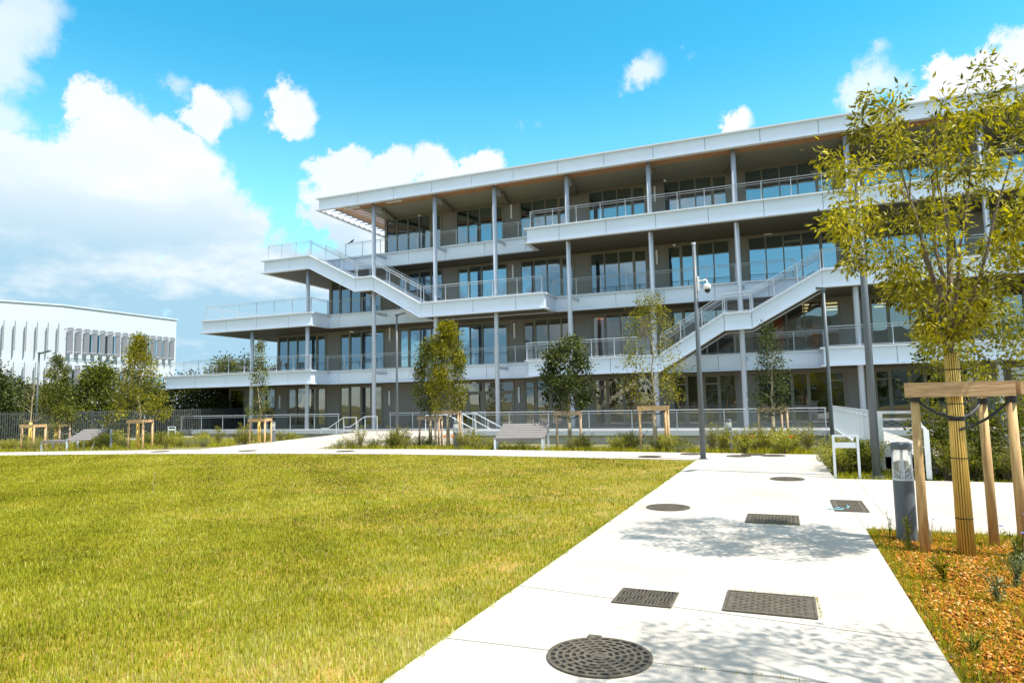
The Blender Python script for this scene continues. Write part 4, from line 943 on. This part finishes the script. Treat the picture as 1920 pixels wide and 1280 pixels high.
# bamboo matting: vertical canes round the trunk
mb = MB(); n = 19
for k in range(n):
    a = 2 * math.pi * k / n; rr_ = random.Random(k); q0, q1 = .070, .058
    mb.tube([(math.cos(a) * q0, math.sin(a) * q0, -.03), (math.cos(a) * q1, math.sin(a) * q1, 2.03 + rr_.uniform(-.015, .015))], [.0098, .0078], 6)
wrap = mb.build('bamboo_wrap', m_mat, nt_, smooth=True)
MB().tube([(0, 0, -.03), (0, 0, 2.0)], [.064, .052], 16).build('wrap_core', m_pit, nt_)
for z in (.35, .95, 1.5, 1.85): MB().tube([(0, 0, z), (0, 0, z + .008)], .0815 - .0065 * z, 24).build('wrap_wire', m_pit, nt_)
MB().tube([(0, 0, 2.12), (0, 0, 2.15)], .053, 14).build('tree_tie', m_white, nt_)
sf = empty('tree_stake_frame', (1.62, 8.1, 0), 0, 'fresh yellow pine stake frame with thick crossbar around the nearest tree', 'tree stake', 'wooden stake frames around young trees')
for (x, y) in ((-.36, -.02), (.47, -.02), (.36, .55)): MB().tube([(x * 1.02, y, -.05), (x, y, 1.60)], [.047, .042], 18).build('post', m_stake, sf, smooth=True)
MB().box(-.455, .50, -.105, -.066, 1.575, 1.725).build('crossbar', m_beam, sf)
MB().cbox((.50, .24, 1.65), (.036, .70, .13), rz=.17).build('crossbar', m_beam, sf)
MB().cbox((.02, .30, 1.66), (.036, .98, .12), rz=-1.02 + math.pi).build('crossbar', m_beam, sf)
mb = MB()
for (a, b_) in (((-.36, -.03, 1.56), (0, -.078, 1.36)), ((.47, -.03, 1.54), (0, -.078, 1.24)), ((.36, .52, 1.52), (.02, .075, 1.36))):
    A = Vector(a); B = Vector(b_); pts = [A.lerp(B, t_) + Vector((0, 0, -.05 * math.sin(t_ * math.pi))) for t_ in (0, .25, .5, .75, 1)]; mb.tube(pts, .014, 8)
    mb.tube([A + Vector((0, 0, -.03)), A + Vector((0, 0, .03))], .051, 14)
mb.tube([(0, 0, 1.33), (0, 0, 1.375)], .076, 20); mb.build('strap', m_strap, sf)
# second tree of the row, just outside the frame at right; its shade falls on the near path
t2 = make_tree('young_hackberry_tree', (2.45, 3.8, 0), 'young tree of the same row just right of the view, shading the near path', 'tree', 'young staked trees', 5.3, 2.9,
               lambda t: .25 + 1.0 * math.sin(min(1, t + .05) * math.pi) ** .7, 120, .055, m_leafnear, .09, 3600, 9, droop=.7, spread=.08, aspect=.32, vase=5)

# ------------------------------------------------------------------ mid-distance young trees
def cone(w, lo=.25, p=.8): return lambda t: w * (lo + (1 - lo) * math.sin(min(1, t * .9 + .1) * math.pi) ** p)
def oval(w): return lambda t: w * (math.sin(min(1, .12 + t * .88) * math.pi) ** .6 * (1 - .35 * t) + .12)
G_ = 'young staked trees'
TR = [
 # loc, label, height, clear, env, tips, r, leafmat, lsize, count, seed
 ((-4.05, 22.6, -.1), 'sparse airy young tree with yellow green leaves, right of the reclining bench', 5.2, 1.55, lambda t: .35 + .95 * math.sin(min(1, t * 1.0 + .12) * math.pi) ** .7 * (1 - .25 * t), 120, .055, m_leafyel, .08, 2300, 21, .15, m_barkl),
 ((-.42, 26.2, -.3), 'slim dark green conical tree left of the short lamp post', 4.6, 1.35, lambda t: .72 * (1 - t) ** .75 + .1, 110, .05, m_leafdark, .085, 3600, 22, .13, m_barkl),
 ((-7.35, 23.7, -.15), 'dense dark green leafy tree behind the reclining bench', 4.0, 1.45, lambda t: .28 + .62 * math.sin(min(1, t * .9 + .1) * math.pi) ** .6, 90, .055, m_leafdark, .12, 3300, 23, .17, m_barkl),
 ((-12.2, 23.4, -.15), 'bright yellow green bushy tree, right and nearer of the pair', 4.85, 1.4, lambda t: .80 * (1 - t) ** .45 * (.55 + .45 * min(1, t * 4)) + .1, 120, .055, m_leafyel, .10, 4600, 24, .15, m_barkl),
 ((-13.7, 24.7, -.15), 'darker green bushy tree, left and farther of the pair', 4.4, 1.5, lambda t: .72 * (1 - t) ** .45 * (.55 + .45 * min(1, t * 4)) + .1, 100, .055, m_leafmid, .10, 3400, 25, .16, m_barkl),
 ((-22.3, 24.2, -.15), 'narrow pointed green tree at the left corner of the building', 4.75, 1.35, lambda t: .52 * (1 - t) ** .8 + .08, 90, .045, m_leafmid, .085, 2600, 26, .12, m_barkl),
 ((-25.9, 20.9, -.12), 'olive green conical tree in front of the dark fence, right of the left bench', 4.9, 1.2, lambda t: 1.15 * (1 - t) ** .8 + .1, 130, .055, m_leafyel, .10, 3800, 27, .16, m_barkl),
 ((-30.9, 19.6, -.1), 'almost leafless young tree with fine tangled twigs at far left', 3.2, 1.2, oval(.75), 150, .05, m_leafyel, .06, 120, 28, .1, m_barkl),
 ((-32.2, 21.6, -.15), 'slender dark green young tree at far left behind the bare one', 4.4, 1.0, lambda t: .75 * (1 - t) ** .7 + .1, 90, .05, m_leafmid, .10, 3000, 29, .15, m_bark),
 ((3.6, 12.9 + 3.4, -.05), 'leafy yellow green tree at the right edge behind the staked tree', 3.9, .55, lambda t: .8 + .45 * math.sin(min(1, t + .1) * math.pi), 100, .05, m_leafyel, .09, 3600, 30, .15, m_bark),
]
for (loc, lab, h, c_, env, tips, r_, lm, ls, lc, sd, spd, bk) in TR:
    make_tree('young_tree', loc, lab, 'tree', G_, h, c_, env, tips, r_, lm, ls, lc, sd, droop=.25, bark=bk, spread=spd * (.72 if sd not in (21, 28) else .8), aspect=.5, steep=.8)
    if loc[0] < 3: 
        mm_ = MB().tube([(0, 0, -.3), (0, 0, 1.25)], [.085, .065], 12)
        rt_ = [o for o in bpy.data.objects if o.type == 'EMPTY' and o.get('label') == lab][0]
        mm_.build('bamboo_wrap', m_mat if loc[0] < -20 else m_barkl, rt_, smooth=True)
stakes((-4.05, 22.6, -.1), 'pine stake frame around the sparse airy tree', h=1.5, m1=m_beam, m2=m_beam)
stakes((-.42, 26.2, -.3), 'pine stake frame around the slim dark conical tree', h=1.55, w=.95)
stakes((-7.35, 23.7, -.15), 'weathered stake frame around the dense dark tree by the bench', h=1.4, w=.9)
stakes((-12.2, 23.4, -.15), 'grey weathered stake frame around the nearer tree of the pair', h=1.5, w=.98)
stakes((-13.7, 24.7, -.15), 'grey weathered stake frame around the farther tree of the pair', h=1.25, w=.9)
stakes((-22.3, 24.2, -.15), 'pine stake frame around the narrow tree at the building corner', h=1.25, w=.85, m1=m_beam, m2=m_beam)
stakes((-25.9, 20.9, -.12), 'pine stake frame around the olive conical tree', h=1.3, w=.85, m1=m_beam, m2=m_beam)
stakes((-30.9, 19.6, -.1), 'stake frame around the almost leafless tree', h=1.15, w=.8, m1=m_beam, m2=m_beam)
stakes((-32.2, 21.6, -.15), 'stake frame around the slender tree at far left', h=1.15, w=.8)

# ------------------------------------------------------------------ fence
fp = [(-46.6, 22.5), (-44.5, 26.3), (-38.6, 37.0), (-38.3, 39.9)]
f0 = empty('metal_fence', (-42, 31, 0), 0, 'dark metal picket fence along the left, ending at the building corner', 'fence')
def fence(pts, z0, z1):
    post = None
    for a, b_ in zip(pts[:-1], pts[1:]):
        A = Vector((*a, 0)) - Vector((-42, 31, 0)); B = Vector((*b_, 0)) - Vector((-42, 31, 0)); L_ = (B - A).length; d = (B - A) / L_; ang = math.atan2(d.y, d.x); n = max(1, round(L_ / 2.5))
        for i in range(n):
            p = A + d * (L_ * i / n); q = A + d * (L_ * (i + 1) / n)
            MB().cbox((p.x, p.y, (z0 + z1) / 2 + .03), (.08, .08, z1 - z0 + .06), rz=ang).build('post', m_fence, f0)
            mb = MB(); k_ = 21
            for j in range(1, k_): s_ = p.lerp(q, j / k_); mb.cbox((s_.x, s_.y, (z0 + z1) / 2), (.05, .04, z1 - z0 - .04), rz=ang)
            for z in (z0 + .12, z1 - .1): c_ = (p + q) / 2; mb.cbox((c_.x, c_.y, z), ((q - p).length - .09, .03, .04), rz=ang)
            mb.build('picket_panel', m_fence, f0)
fence(fp, -.42, 1.62)
tag(MB().prism([(-46.7, 22.4), (-38.5, 36.8), (-38.2, 39.9), (-38.5, 39.9), (-38.8, 37.0), (-47, 22.6)], -.8, -.3).build('kerb', m_concrete_wall), kind='structure')

# ------------------------------------------------------------------ white building
wbd = empty('white_building', (-60, 46, 0), 0, 'low white metal clad building with rows of vertical fins at far left', 'building')
WO = (-60, 46, 0)
A0 = Vector((-60, 40.45, 0)); A1 = Vector((-60, 52.65, 0)); dn_ = Vector((-.400, -.916, 0)); A2 = A0 + dn_ * 34
back = Vector((-26, 6, 0)); ZT = 11.1
m_wclad = mat('white ribbed cladding', (0.52, 0.56, 0.60), 0.5, noise=.04, scale=1, stretch=(1, 1, .1))
def wbx(mbx, name, m_, par=None): return wb(mbx, name, m_, par or wbd, WO)
wbx(MB().prism([tuple(A2)[:2], tuple(A0)[:2], tuple(A1)[:2], tuple(A1 + Vector((-26, 0, 0)))[:2], tuple(A2 + Vector((-26, 8, 0)))[:2]], -.6, ZT), 'wall', m_wclad)
wbx(MB().prism([tuple(A2 + Vector((.1, -.1, 0)))[:2], tuple(A0 + Vector((.1, 0, 0)))[:2], tuple(A1 + Vector((.1, .1, 0)))[:2], tuple(A1 + Vector((-26, 0, 0)))[:2], tuple(A2 + Vector((-26, 8, 0)))[:2]], ZT + .003, ZT + .12), 'roof_edge', m_galv)
def along(s):   # s metres from A0: positive to A1, negative to A2
    return (A0 + Vector((0, s, 0)), Vector((1, 0, 0)), 0.0) if s >= 0 else (A0 + dn_ * (-s), Vector((.916, -.4, 0)), math.atan2(.4, .916) * -1)
mb = MB()
for z in (6.35, 3.0, 9.0):
    mb.box(-59.99, -59.98, 40.6, 52.6, z, z + .03)
wbx(mb, 'cladding_seam', m_gap)
def fin(s, z0, z1, deep=.44, ang=0.0, wdt=.05):
    p, nrm_, a_ = along(s); c = p + nrm_ * (.35); mb = MB(); mb.cbox((c.x, c.y, (z0 + z1) / 2), (deep, wdt, z1 - z0), rz=a_ + ang); wbx(mb, 'fin', m_fin)
for s in np.arange(.5, 12.0, .78): fin(s, 6.75, 9.15, ang=.85)
for s in np.arange(.5, 7.6, .78): fin(s, 3.6, 5.75, ang=.85)
for s in np.arange(-.35, -9, -.79): fin(s, 6.9, 9.45, deep=.22, ang=-.12, wdt=.07); fin(s, 3.4, 5.9, deep=.22, ang=-.12, wdt=.07)
mb = MB(); mb.tube([(-59.55, 40.6, 8.9), (-59.55, 52.4, 8.9)], .02, 5); mb.tube([(-59.55, 40.6, 6.95), (-59.55, 52.4, 6.95)], .02, 5); mb.tube([(-59.55, 40.6, 5.5), (-59.55, 48, 5.5)], .02, 5); wbx(mb, 'fin_rail', m_galv)
def wwin(s0, s1, z0, z1):
    mb = MB(); mb.box(-60.0, -59.97, 40.45 + s0, 40.45 + s1, z0, z1); w = wbx(mb, 'window', m_frame)
    k_ = max(1, round((s1 - s0) / 1.0)); d_ = (s1 - s0) / k_; q = MB()
    for i in range(k_): q.box(-59.969, -59.96, 40.45 + s0 + i * d_ + .05, 40.45 + s0 + (i + 1) * d_ - .05, z0 + .06, z1 - .06)
    wbx(q, 'pane', m_glass, w)
wwin(2.1, 5.4, 6.9, 8.75); wwin(8.3, 10.6, 7.0, 8.8); wwin(.2, 1.2, 3.6, 5.4); wwin(2.2, 4.8, 3.6, 5.4); wwin(5.4, 7.4, 3.6, 5.3); wwin(8.5, 10.8, 3.4, 5.0)

# ------------------------------------------------------------------ big trees behind the fence
def big_tree(loc, h, w, lm, seed, label, ls=.20, cnt=5200, cl=.05):
    return make_tree('background_tree', loc, label, 'tree', 'trees beyond the dark fence', h * .78, h * cl, lambda t: w * (math.sin(min(1, .15 + t * .85) * math.pi) ** .55 * (1 - .3 * t) + .08), 150, .14, lm, ls, cnt, seed, droop=.15, spread=.36, aspect=.6, steep=.6)
BT = [((-50.5, 29.0, -.4), 6.2, 1.9, m_leafdark, 41, 'dark green tree behind the fence, cut by the left picture edge'), ((-49.0, 32.5, -.4), 4.5, 2.0, m_leafmid, 42, 'dark rounded tree behind the fence left of the dark lamp post'),
      ((-46.5, 34.2, -.4), 6.4, 1.6, m_leafmid, 43, 'tall loose tree behind the fence in front of the thin fins'), ((-46.2, 37.6, -.4), 4.7, 2.3, m_leafdark, 44, 'broad dark green tree behind the fence below the left window strip'),
      ((-44.5, 40.2, -.4), 5.6, 2.2, m_leafdark, 45, 'dark tree behind the fence in front of the lower fins'), ((-42.6, 42.0, -.4), 7.2, 1.8, m_leafmid, 46, 'pointed tree behind the olive tree, reaching the fins'),
      ((-43.0, 45.0, -.4), 7.6, 2.2, m_leafdark, 47, 'tallest dark tree at the right end of the white building'), ((-41.2, 40.5, -.4), 3.2, 1.8, m_leafdark, 48, 'low dark tree behind the fence, left half under the terrace'),
      ((-44.8, 47.5, -.4), 4.2, 2.6, m_leafmid, 49, 'leafy tree behind the fence under the lowest terrace'), ((-46.5, 52.5, -.4), 7.0, 1.6, m_leafmid, 50, 'tree top showing behind the railing of the lowest terrace'),
      ((-54.5, 33.0, -.4), 5.2, 2.4, m_leafdark, 51, 'dark green tree mass at the far left behind other trees')]
for a in BT: big_tree(*a)
# hedge-like shrubs low behind the fence
# ------------------------------------------------------------------ shrubs in the planting beds
def shrub_proto(kind, seed):
    r = np.random.default_rng(seed); root = empty('shrub', (0, 0, -50))
    n, w, h, ls, lm, asp = {'yellow': (900, .42, .72, .075, m_shruby, .45), 'grey': (1100, .45, .42, .05, m_shrubg, .25), 'green': (1200, .5, .62, .06, m_leafmid, .4), 'tall': (700, .34, .95, .07, m_leafyel, .4), 'loose': (520, .5, .6, .06, m_shruby, .3)}[kind]
    st = 34; base = r.normal(0, .06, (st, 2)); tip = np.stack([r.normal(0, w * .6, st), r.normal(0, w * .6, st), h * r.uniform(.5, 1.1, st)], 1)
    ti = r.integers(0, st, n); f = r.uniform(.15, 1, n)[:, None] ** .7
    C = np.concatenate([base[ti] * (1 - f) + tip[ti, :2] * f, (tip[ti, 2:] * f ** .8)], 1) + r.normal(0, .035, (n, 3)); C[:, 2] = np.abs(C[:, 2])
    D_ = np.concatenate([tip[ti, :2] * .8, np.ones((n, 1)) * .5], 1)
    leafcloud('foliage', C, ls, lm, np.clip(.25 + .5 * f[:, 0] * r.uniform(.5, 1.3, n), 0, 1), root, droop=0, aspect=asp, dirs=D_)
    mb = MB()
    for i in range(st): mb.tube([(base[i][0], base[i][1], -.05), (tip[i][0] * .6, tip[i][1] * .6, tip[i][2] * .65), tuple(tip[i])], [.006, .004, .002], 4, cap=False)
    mb.build('stem', m_bark, root); return root
protos = {k: [shrub_proto(k, s) for s in (1 + i * 10, 2 + i * 10)] for i, k in enumerate(('yellow', 'grey', 'green', 'tall', 'loose'))}
used = set()
KN = {'yellow': 'yellow green leafy shrub', 'grey': 'low grey green shrub', 'green': 'dense dark green shrub', 'tall': 'upright yellow green shrub', 'loose': 'loose flowering shrub'}
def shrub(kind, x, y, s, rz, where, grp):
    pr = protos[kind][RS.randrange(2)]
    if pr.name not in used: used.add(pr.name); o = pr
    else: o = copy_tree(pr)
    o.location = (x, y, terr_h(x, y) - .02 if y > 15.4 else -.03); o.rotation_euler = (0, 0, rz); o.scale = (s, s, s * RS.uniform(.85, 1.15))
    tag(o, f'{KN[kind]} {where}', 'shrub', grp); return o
RS = random.Random(5)
def on_path(x, y):
    if -24.2 < x < -16.4 and y < 36: return True
    if x > -24.5 and y < np.interp(x, [-28, -21.6, -16.6, -8.7, .8], [18.2, 20.4, 21.15, 21.55, 20.95]) and x < .9: return True
    return x < -21 and y < np.interp(x, [-46, -35, -29.4, -21.6], [10.8, 15.7, 18.0, 20.5])
zones = [(-16.2, -9.8, 21.6, 26.5, 34, 'in the bed around the pair of trees', ('green', 'grey', 'green', 'loose', 'tall')),
         (-7.4, -2.6, 21.7, 25.0, 26, 'in the bed between the bench and the camera mast', ('grey', 'yellow', 'loose', 'green')),
         (-2.4, .9, 21.2, 25.5, 24, 'in the bed around the bollard in front of the building', ('yellow', 'yellow', 'grey', 'tall')),
         (.95, 1.9, 15.6, 21.2, 20, 'in the bed behind the bicycle stand', ('green', 'yellow', 'grey')),
         (2.75, 5.2, 15.0, 15.9, 9, 'beside the footbridge steps at right', ('green', 'green', 'tall')),
         (-26.5, -24.3, 20.8, 24.5, 16, 'between the olive tree and the entrance path', ('yellow', 'loose', 'tall', 'grey')),
         (-34.5, -26.8, 18.6, 22.5, 26, 'in the bed around the left bench', ('yellow', 'green', 'grey', 'loose')),
         (-36, -27, 22.8, 31, 30, 'in the bed between the dark fence and the building corner', ('yellow', 'green', 'tall', 'loose')),
         (-24.4, -22.9, 24.6, 31.0, 8, 'along the left edge of the entrance path', ('yellow', 'tall'))]
cnt = {}
for (x0, x1, y0, y1, n, where, kinds) in zones:
    k_ = 0; tries = 0
    while k_ < n and tries < 500:
        tries += 1; x, y = RS.uniform(x0, x1), RS.uniform(y0, y1)
        if on_path(x, y) or (-10.0 < x < -7.5 and y < 22.9) or (-29.9 < x < -27.6 and 18.8 < y < 20.8): continue
        kd = RS.choice(kinds); shrub(kd, x, y, RS.uniform(.6, 1.05), RS.uniform(0, 6.28), where, f'{KN[kd]}s {where}'); k_ += 1
for pk in protos.values():
    for pr in pk:
        if pr.name not in used:
            for ch in list(pr.children): bpy.data.objects.remove(ch)
            bpy.data.objects.remove(pr)
# big green bush right of the near bollard, beyond the crossing path
def bush(loc, w, h, lm, seed, label, cnt=4200, ls=.07):
    r = np.random.default_rng(seed); root = empty('bush', loc, 0, label, 'bush'); n = cnt
    d = r.normal(0, 1, (n, 3)); d /= np.linalg.norm(d, axis=1, keepdims=True); d[:, 2] = np.abs(d[:, 2]); rad = r.uniform(.45, 1.0, n) ** .5 * (1 + .18 * np.sin(d[:, 0] * 9 + seed) * np.cos(d[:, 2] * 7))
    C = d * rad[:, None] * np.array([w, w * .7, h]); leafcloud('foliage', C, ls, lm, np.clip(r.normal(.45, .22, n), 0, 1), root, droop=.1, aspect=.45, dirs=d)
    mb = MB()
    for i in range(40): q = d[i] * np.array([w, w * .7, h]) * .9; mb.tube([(0, 0, -.1), tuple(q * .5 + r.normal(0, .05, 3)), tuple(q)], [.014, .008, .003], 4, cap=False)
    mb.build('stem', m_bark, root); return root
bush((3.15, 15.65, -.05), .75, 1.15, m_leafmid, 61, 'large green bush right of the footbridge handrail')
bush((4.3, 15.9, -.05), .9, 1.55, m_leafmid, 62, 'tall green bush behind the right stakes of the nearest tree')
bush((5.6, 16.1, -.05), .9, 1.3, m_leafmid, 63, 'green bush at the right picture edge beyond the crossing path')
bush((1.45, 16.4, -.1), .42, .62, m_leafmid, 64, 'green bush behind the white bicycle stand', 2200, .055)
# ground cover in the beds
def cover_grass(name, n, x0, x1, y0, y1, label, hs=(.08, .28), m_=None, yf_=None):
    X = rng.uniform(x0, x1, n); Y = rng.uniform(y0, y1, n); ok = np.array([not on_path(x, y) for x, y in zip(X, Y)]) & (fbm(X, Y, 1.4) + rng.normal(0, .5, n) > -.35); X, Y = X[ok], Y[ok]
    Z = np.array([terr_h(x, y) for x, y in zip(X, Y)]); n = len(X)
    tag(blades(name, np.stack([X, Y, Z], 1), rng.uniform(*hs, n), .018 + 0 * X, m_ or m_grass2, np.clip(rng.normal(.4, .25, n), 0, 1), curve=1.1), label, 'grass', kind='stuff')
cover_grass('bed_ground_cover', 26000, -16.4, 1.9, 21.1, 27, 'mixed grasses and low weeds between the shrubs in front of the building')
cover_grass('bed_ground_cover_left', 30000, -40, -22.6, 15.5, 33, 'mixed grasses and weeds in the bed before the dark fence')
cover_grass('verge_grass', 5200, .86, 2.4, 14.78, 21, 'thin grass around the bicycle stand and tall lamp', hs=(.04, .14))
cover_grass('verge_grass_right', 4200, 2.5, 7, 14.78, 17, 'thin grass under the green bushes at right', hs=(.04, .12))
# tufts in the seams and at the plates
def tufts(name, segs, n, label):
    X = []; Y = []
    for (a, b_, wd) in segs:
        t_ = rng.random(n); keep = np.sin(t_ * 37 + a[0] * 5) + np.sin(t_ * 91) > .2; t_ = t_[keep]
        X.append(a[0] + (b_[0] - a[0]) * t_ + rng.normal(0, wd, len(t_))); Y.append(a[1] + (b_[1] - a[1]) * t_ + rng.normal(0, wd, len(t_)))
    X = np.concatenate(X); Y = np.concatenate(Y); k = len(X)
    tag(blades(name, np.stack([X, Y, np.zeros(k)], 1), rng.uniform(.008, .035, k), .004 + 0 * X, m_grass2, np.clip(rng.normal(.5, .2, k), 0, 1), curve=1.2), label, 'grass', kind='stuff')
tufts('seam_weeds', [((-.8, 4.24), (.8, 4.3), .006), ((-.52, 6.03), (.15, 6.03), .008), ((.16, 6.0), (.17, 5.45), .006), ((-.5, 9.27), (.1, 9.25), .006), ((.84, 9.32), (1.6, 9.32), .01)], 170, 'tiny dry weeds growing in the path joints and around the iron plates')
# small poppies in the bed
for (x, y) in ((-11.3, 22.0), (-11.65, 22.05), (-1.0, 22.3), (-.4, 22.5), (.1, 22.4)):
    r = empty('poppy', (x, y, terr_h(x, y)), 0, 'orange red poppy flower among the shrubs in front of the building', 'flower', 'orange red poppies')
    MB().tube([(0, 0, 0), (.02, 0, .45)], .004, 4).build('stem', m_leafmid, r); MB().tube([(.02, 0, .45), (.02, 0, .48), (.02, 0, .53)], [.01, .045, .055], 8, cap=False).build('petals', m_orangefl, r)
# wild plants in the near bed
def weed(loc, h, n, label, fl=None, lean=.25, seed=1, lm=None, ls=.045, leaves=60):
    r_ = random.Random(seed); root = empty('wild_plant', loc, 0, label, 'wild plant', 'wild plants in the mulch bed'); mb = MB(); C = []; tips = []
    for i in range(n):
        a = r_.uniform(0, 6.28); l = r_.uniform(.3, 1) * lean * h; hh = h * r_.uniform(.65, 1); P = [Vector((math.cos(a) * l * f * f, math.sin(a) * l * f * f, hh * f - .03)) for f in (0, .25, .5, .75, 1)]
        mb.tube(P, [.004, .0035, .003, .0022, .0014], 5, cap=False); tips.append(P[-1])
        for j in range(leaves // n): f = r_.uniform(.05, .92); C.append([math.cos(a) * l * f * f, math.sin(a) * l * f * f, hh * f - .02])
    mb.build('stem', m_leafmid if lm is None else lm, root)
    if C: C = np.array(C) + rng.normal(0, .008, (len(C), 3)); leafcloud('foliage', C, ls, lm or m_leafyel, np.clip(rng.normal(.5, .2, len(C)), 0, 1), root, droop=-.4, aspect=.25)
    if fl:
        q = MB()
        for t_ in tips:
            for k in range(8):
                a = k * .785; q.cbox(t_ + Vector((math.cos(a) * .012, math.sin(a) * .012, .003)), (.02, .009, .004), rz=a, ry=-.3)
        q.build('petals', fl, root)
    return root
weed((1.93, 7.55, 0), .55, 3, 'thin stems with small purple flowers between the right stakes', m_purple, .3, 1, leaves=12)
weed((2.02, 7.3, 0), .62, 3, 'taller thin stems with purple flowers right of the bamboo wrapped trunk', m_purple, .35, 2, leaves=12)
weed((2.1, 7.0, 0), .48, 3, 'thin stems with purple flowers at the right picture edge', m_purple, .4, 3, leaves=10)
weed((1.12, 8.15, 0), .42, 5, 'leafy upright weed in front of the near bollard lamp', None, .12, 4, lm=m_shruby, leaves=220, ls=.04)
weed((1.0, 8.55, 0), .40, 3, 'slim seed stalk left of the near bollard lamp', None, .08, 5, lm=m_leafmid, leaves=70, ls=.03)
weed((1.72, 6.9, 0), .34, 16, 'silvery lavender clump in front of the stake frame', None, .45, 6, lm=m_shrubg, leaves=420, ls=.035)
weed((1.45, 6.35, 0), .26, 7, 'grey green leafy weed in the middle of the mulch bed', None, .5, 7, lm=m_shrubg, leaves=90, ls=.06)
weed((1.95, 7.75, 0), .32, 8, 'dark narrow leaved plant just left of the wrapped trunk base', None, .4, 8, lm=m_leafmid, leaves=160, ls=.07)
weed((1.2, 6.9, 0), .30, 9, 'yellow green grassy weed in the bed left of the trunk', None, .6, 9, lm=m_leafyel, leaves=90, ls=.08)
weed((1.75, 5.7, 0), .28, 14, 'grey green plant tuft at the right edge of the bed', None, .5, 10, lm=m_shrubg, leaves=300, ls=.04)
weed((1.02, 5.1, 0), .18, 10, 'small yellow green tuft by the path edge in the foreground', None, .7, 11, lm=m_shruby, leaves=100, ls=.05)
weed((1.4, 8.6, 0), .38, 4, 'reddish bare stalks behind the wrapped trunk', None, .25, 12, lm=m_twig, leaves=40, ls=.03)

# ------------------------------------------------------------------ small things on the building
r = empty('bird', (-27.35, 38.33, 12.88), R(20), 'small dark bird perched on the top balcony railing', 'bird')
mb = MB(); mb.tube([(-.17, 0, .02), (-.10, 0, .06), (0, 0, .10), (.07, 0, .15), (.10, 0, .19), (.13, 0, .22), (.16, 0, .22), (.19, 0, .215)], [.012, .04, .068, .055, .035, .04, .025, .004], 10)
mb.build('body', m_bird, r, smooth=True)
MB().tube([(-.30, 0, -.03), (-.2, 0, 0), (-.1, 0, .05)], [.02, .03, .025], 6).build('tail', m_bird, r)
MB().tube([(0, .02, .05), (.01, .02, 0)], .006, 4).build('leg', m_bird, r); MB().tube([(0, -.02, .05), (.01, -.02, 0)], .006, 4).build('leg', m_bird, r)
def tchair(loc, rz, label):
    r = empty('terrace_chair', loc, rz, label, 'chair', 'chairs on the lowest terrace')
    MB().box(-.3, .3, -.3, .3, .34, .42).build('seat', m_bench, r)
    mb = MB()
    for i in range(6): mb.cbox((-.25 + i * .1, .32 + .0, .68), (.05, .03, .55), rx=-.2)
    mb.box(-.3, .3, .36, .40, .9, .97); mb.build('backrest', m_bench, r)
    for x in (-.27, .27):
        for y in (-.26, .26): MB().box(x - .025, x + .025, y - .025, y + .025, 0, .34).build('leg', m_bench, r)
tchair((-35.6, 38.7, LV[1]), .5, 'left wooden chair on the lowest terrace beside the column'); tchair((-34.4, 38.9, LV[1]), -.4, 'right wooden chair on the lowest terrace near the window')
r = empty('cafe_table', (-35.0, 37.9, LV[1]), 0, 'low dark table between the wooden chairs on the lowest terrace', 'table')
MB().box(-.45, .45, -.3, .3, .40, .45).build('tabletop', m_frame, r)
for x in (-.4, .4): MB().box(x - .03, x + .03, -.25, .25, 0, .40).build('leg', m_frame, r)

# ------------------------------------------------------------------ surroundings behind the viewer, seen mirrored in the glass
opp = empty('apartment_building', (-4, -46, 0), 0, 'pale apartment block mirrored in the office windows', 'building')
mb = MB(); mb.box(-14, 16, -6, 6, -.2, 15); mb.box(16.2, 30, -4, 6, -.2, 12); mb.build('wall', m_concrete_wall, opp)
for fl in range(5):
    for i in range(10):
        x = -12.8 + i * 2.9; w = MB().box(x, x + 1.5, 6.002, 6.05, 1 + fl * 2.9, 2.7 + fl * 2.9).build('window', m_frame, opp)
for fl in range(4): MB().box(-14, 16, 6.06, 7.2, 3.0 + fl * 2.9, 3.15 + fl * 2.9).build('balcony', m_white, opp)
for i, x in enumerate((-34, -26, -19, -12, -5, 3, 11, 19)):
    make_tree('park_tree', (x, -24 - (i % 3) * 2.5, 0), 'green park tree behind the viewer mirrored in the ground floor glass', 'tree', 'park trees mirrored in the glass', 6 + (i % 3) * .8, 1.0,
              lambda t: 3.2 * (math.sin(min(1, .15 + t * .85) * math.pi) ** .5), 60, .2, m_leafdark, .5, 900, 80 + i, spread=.5, aspect=.7)
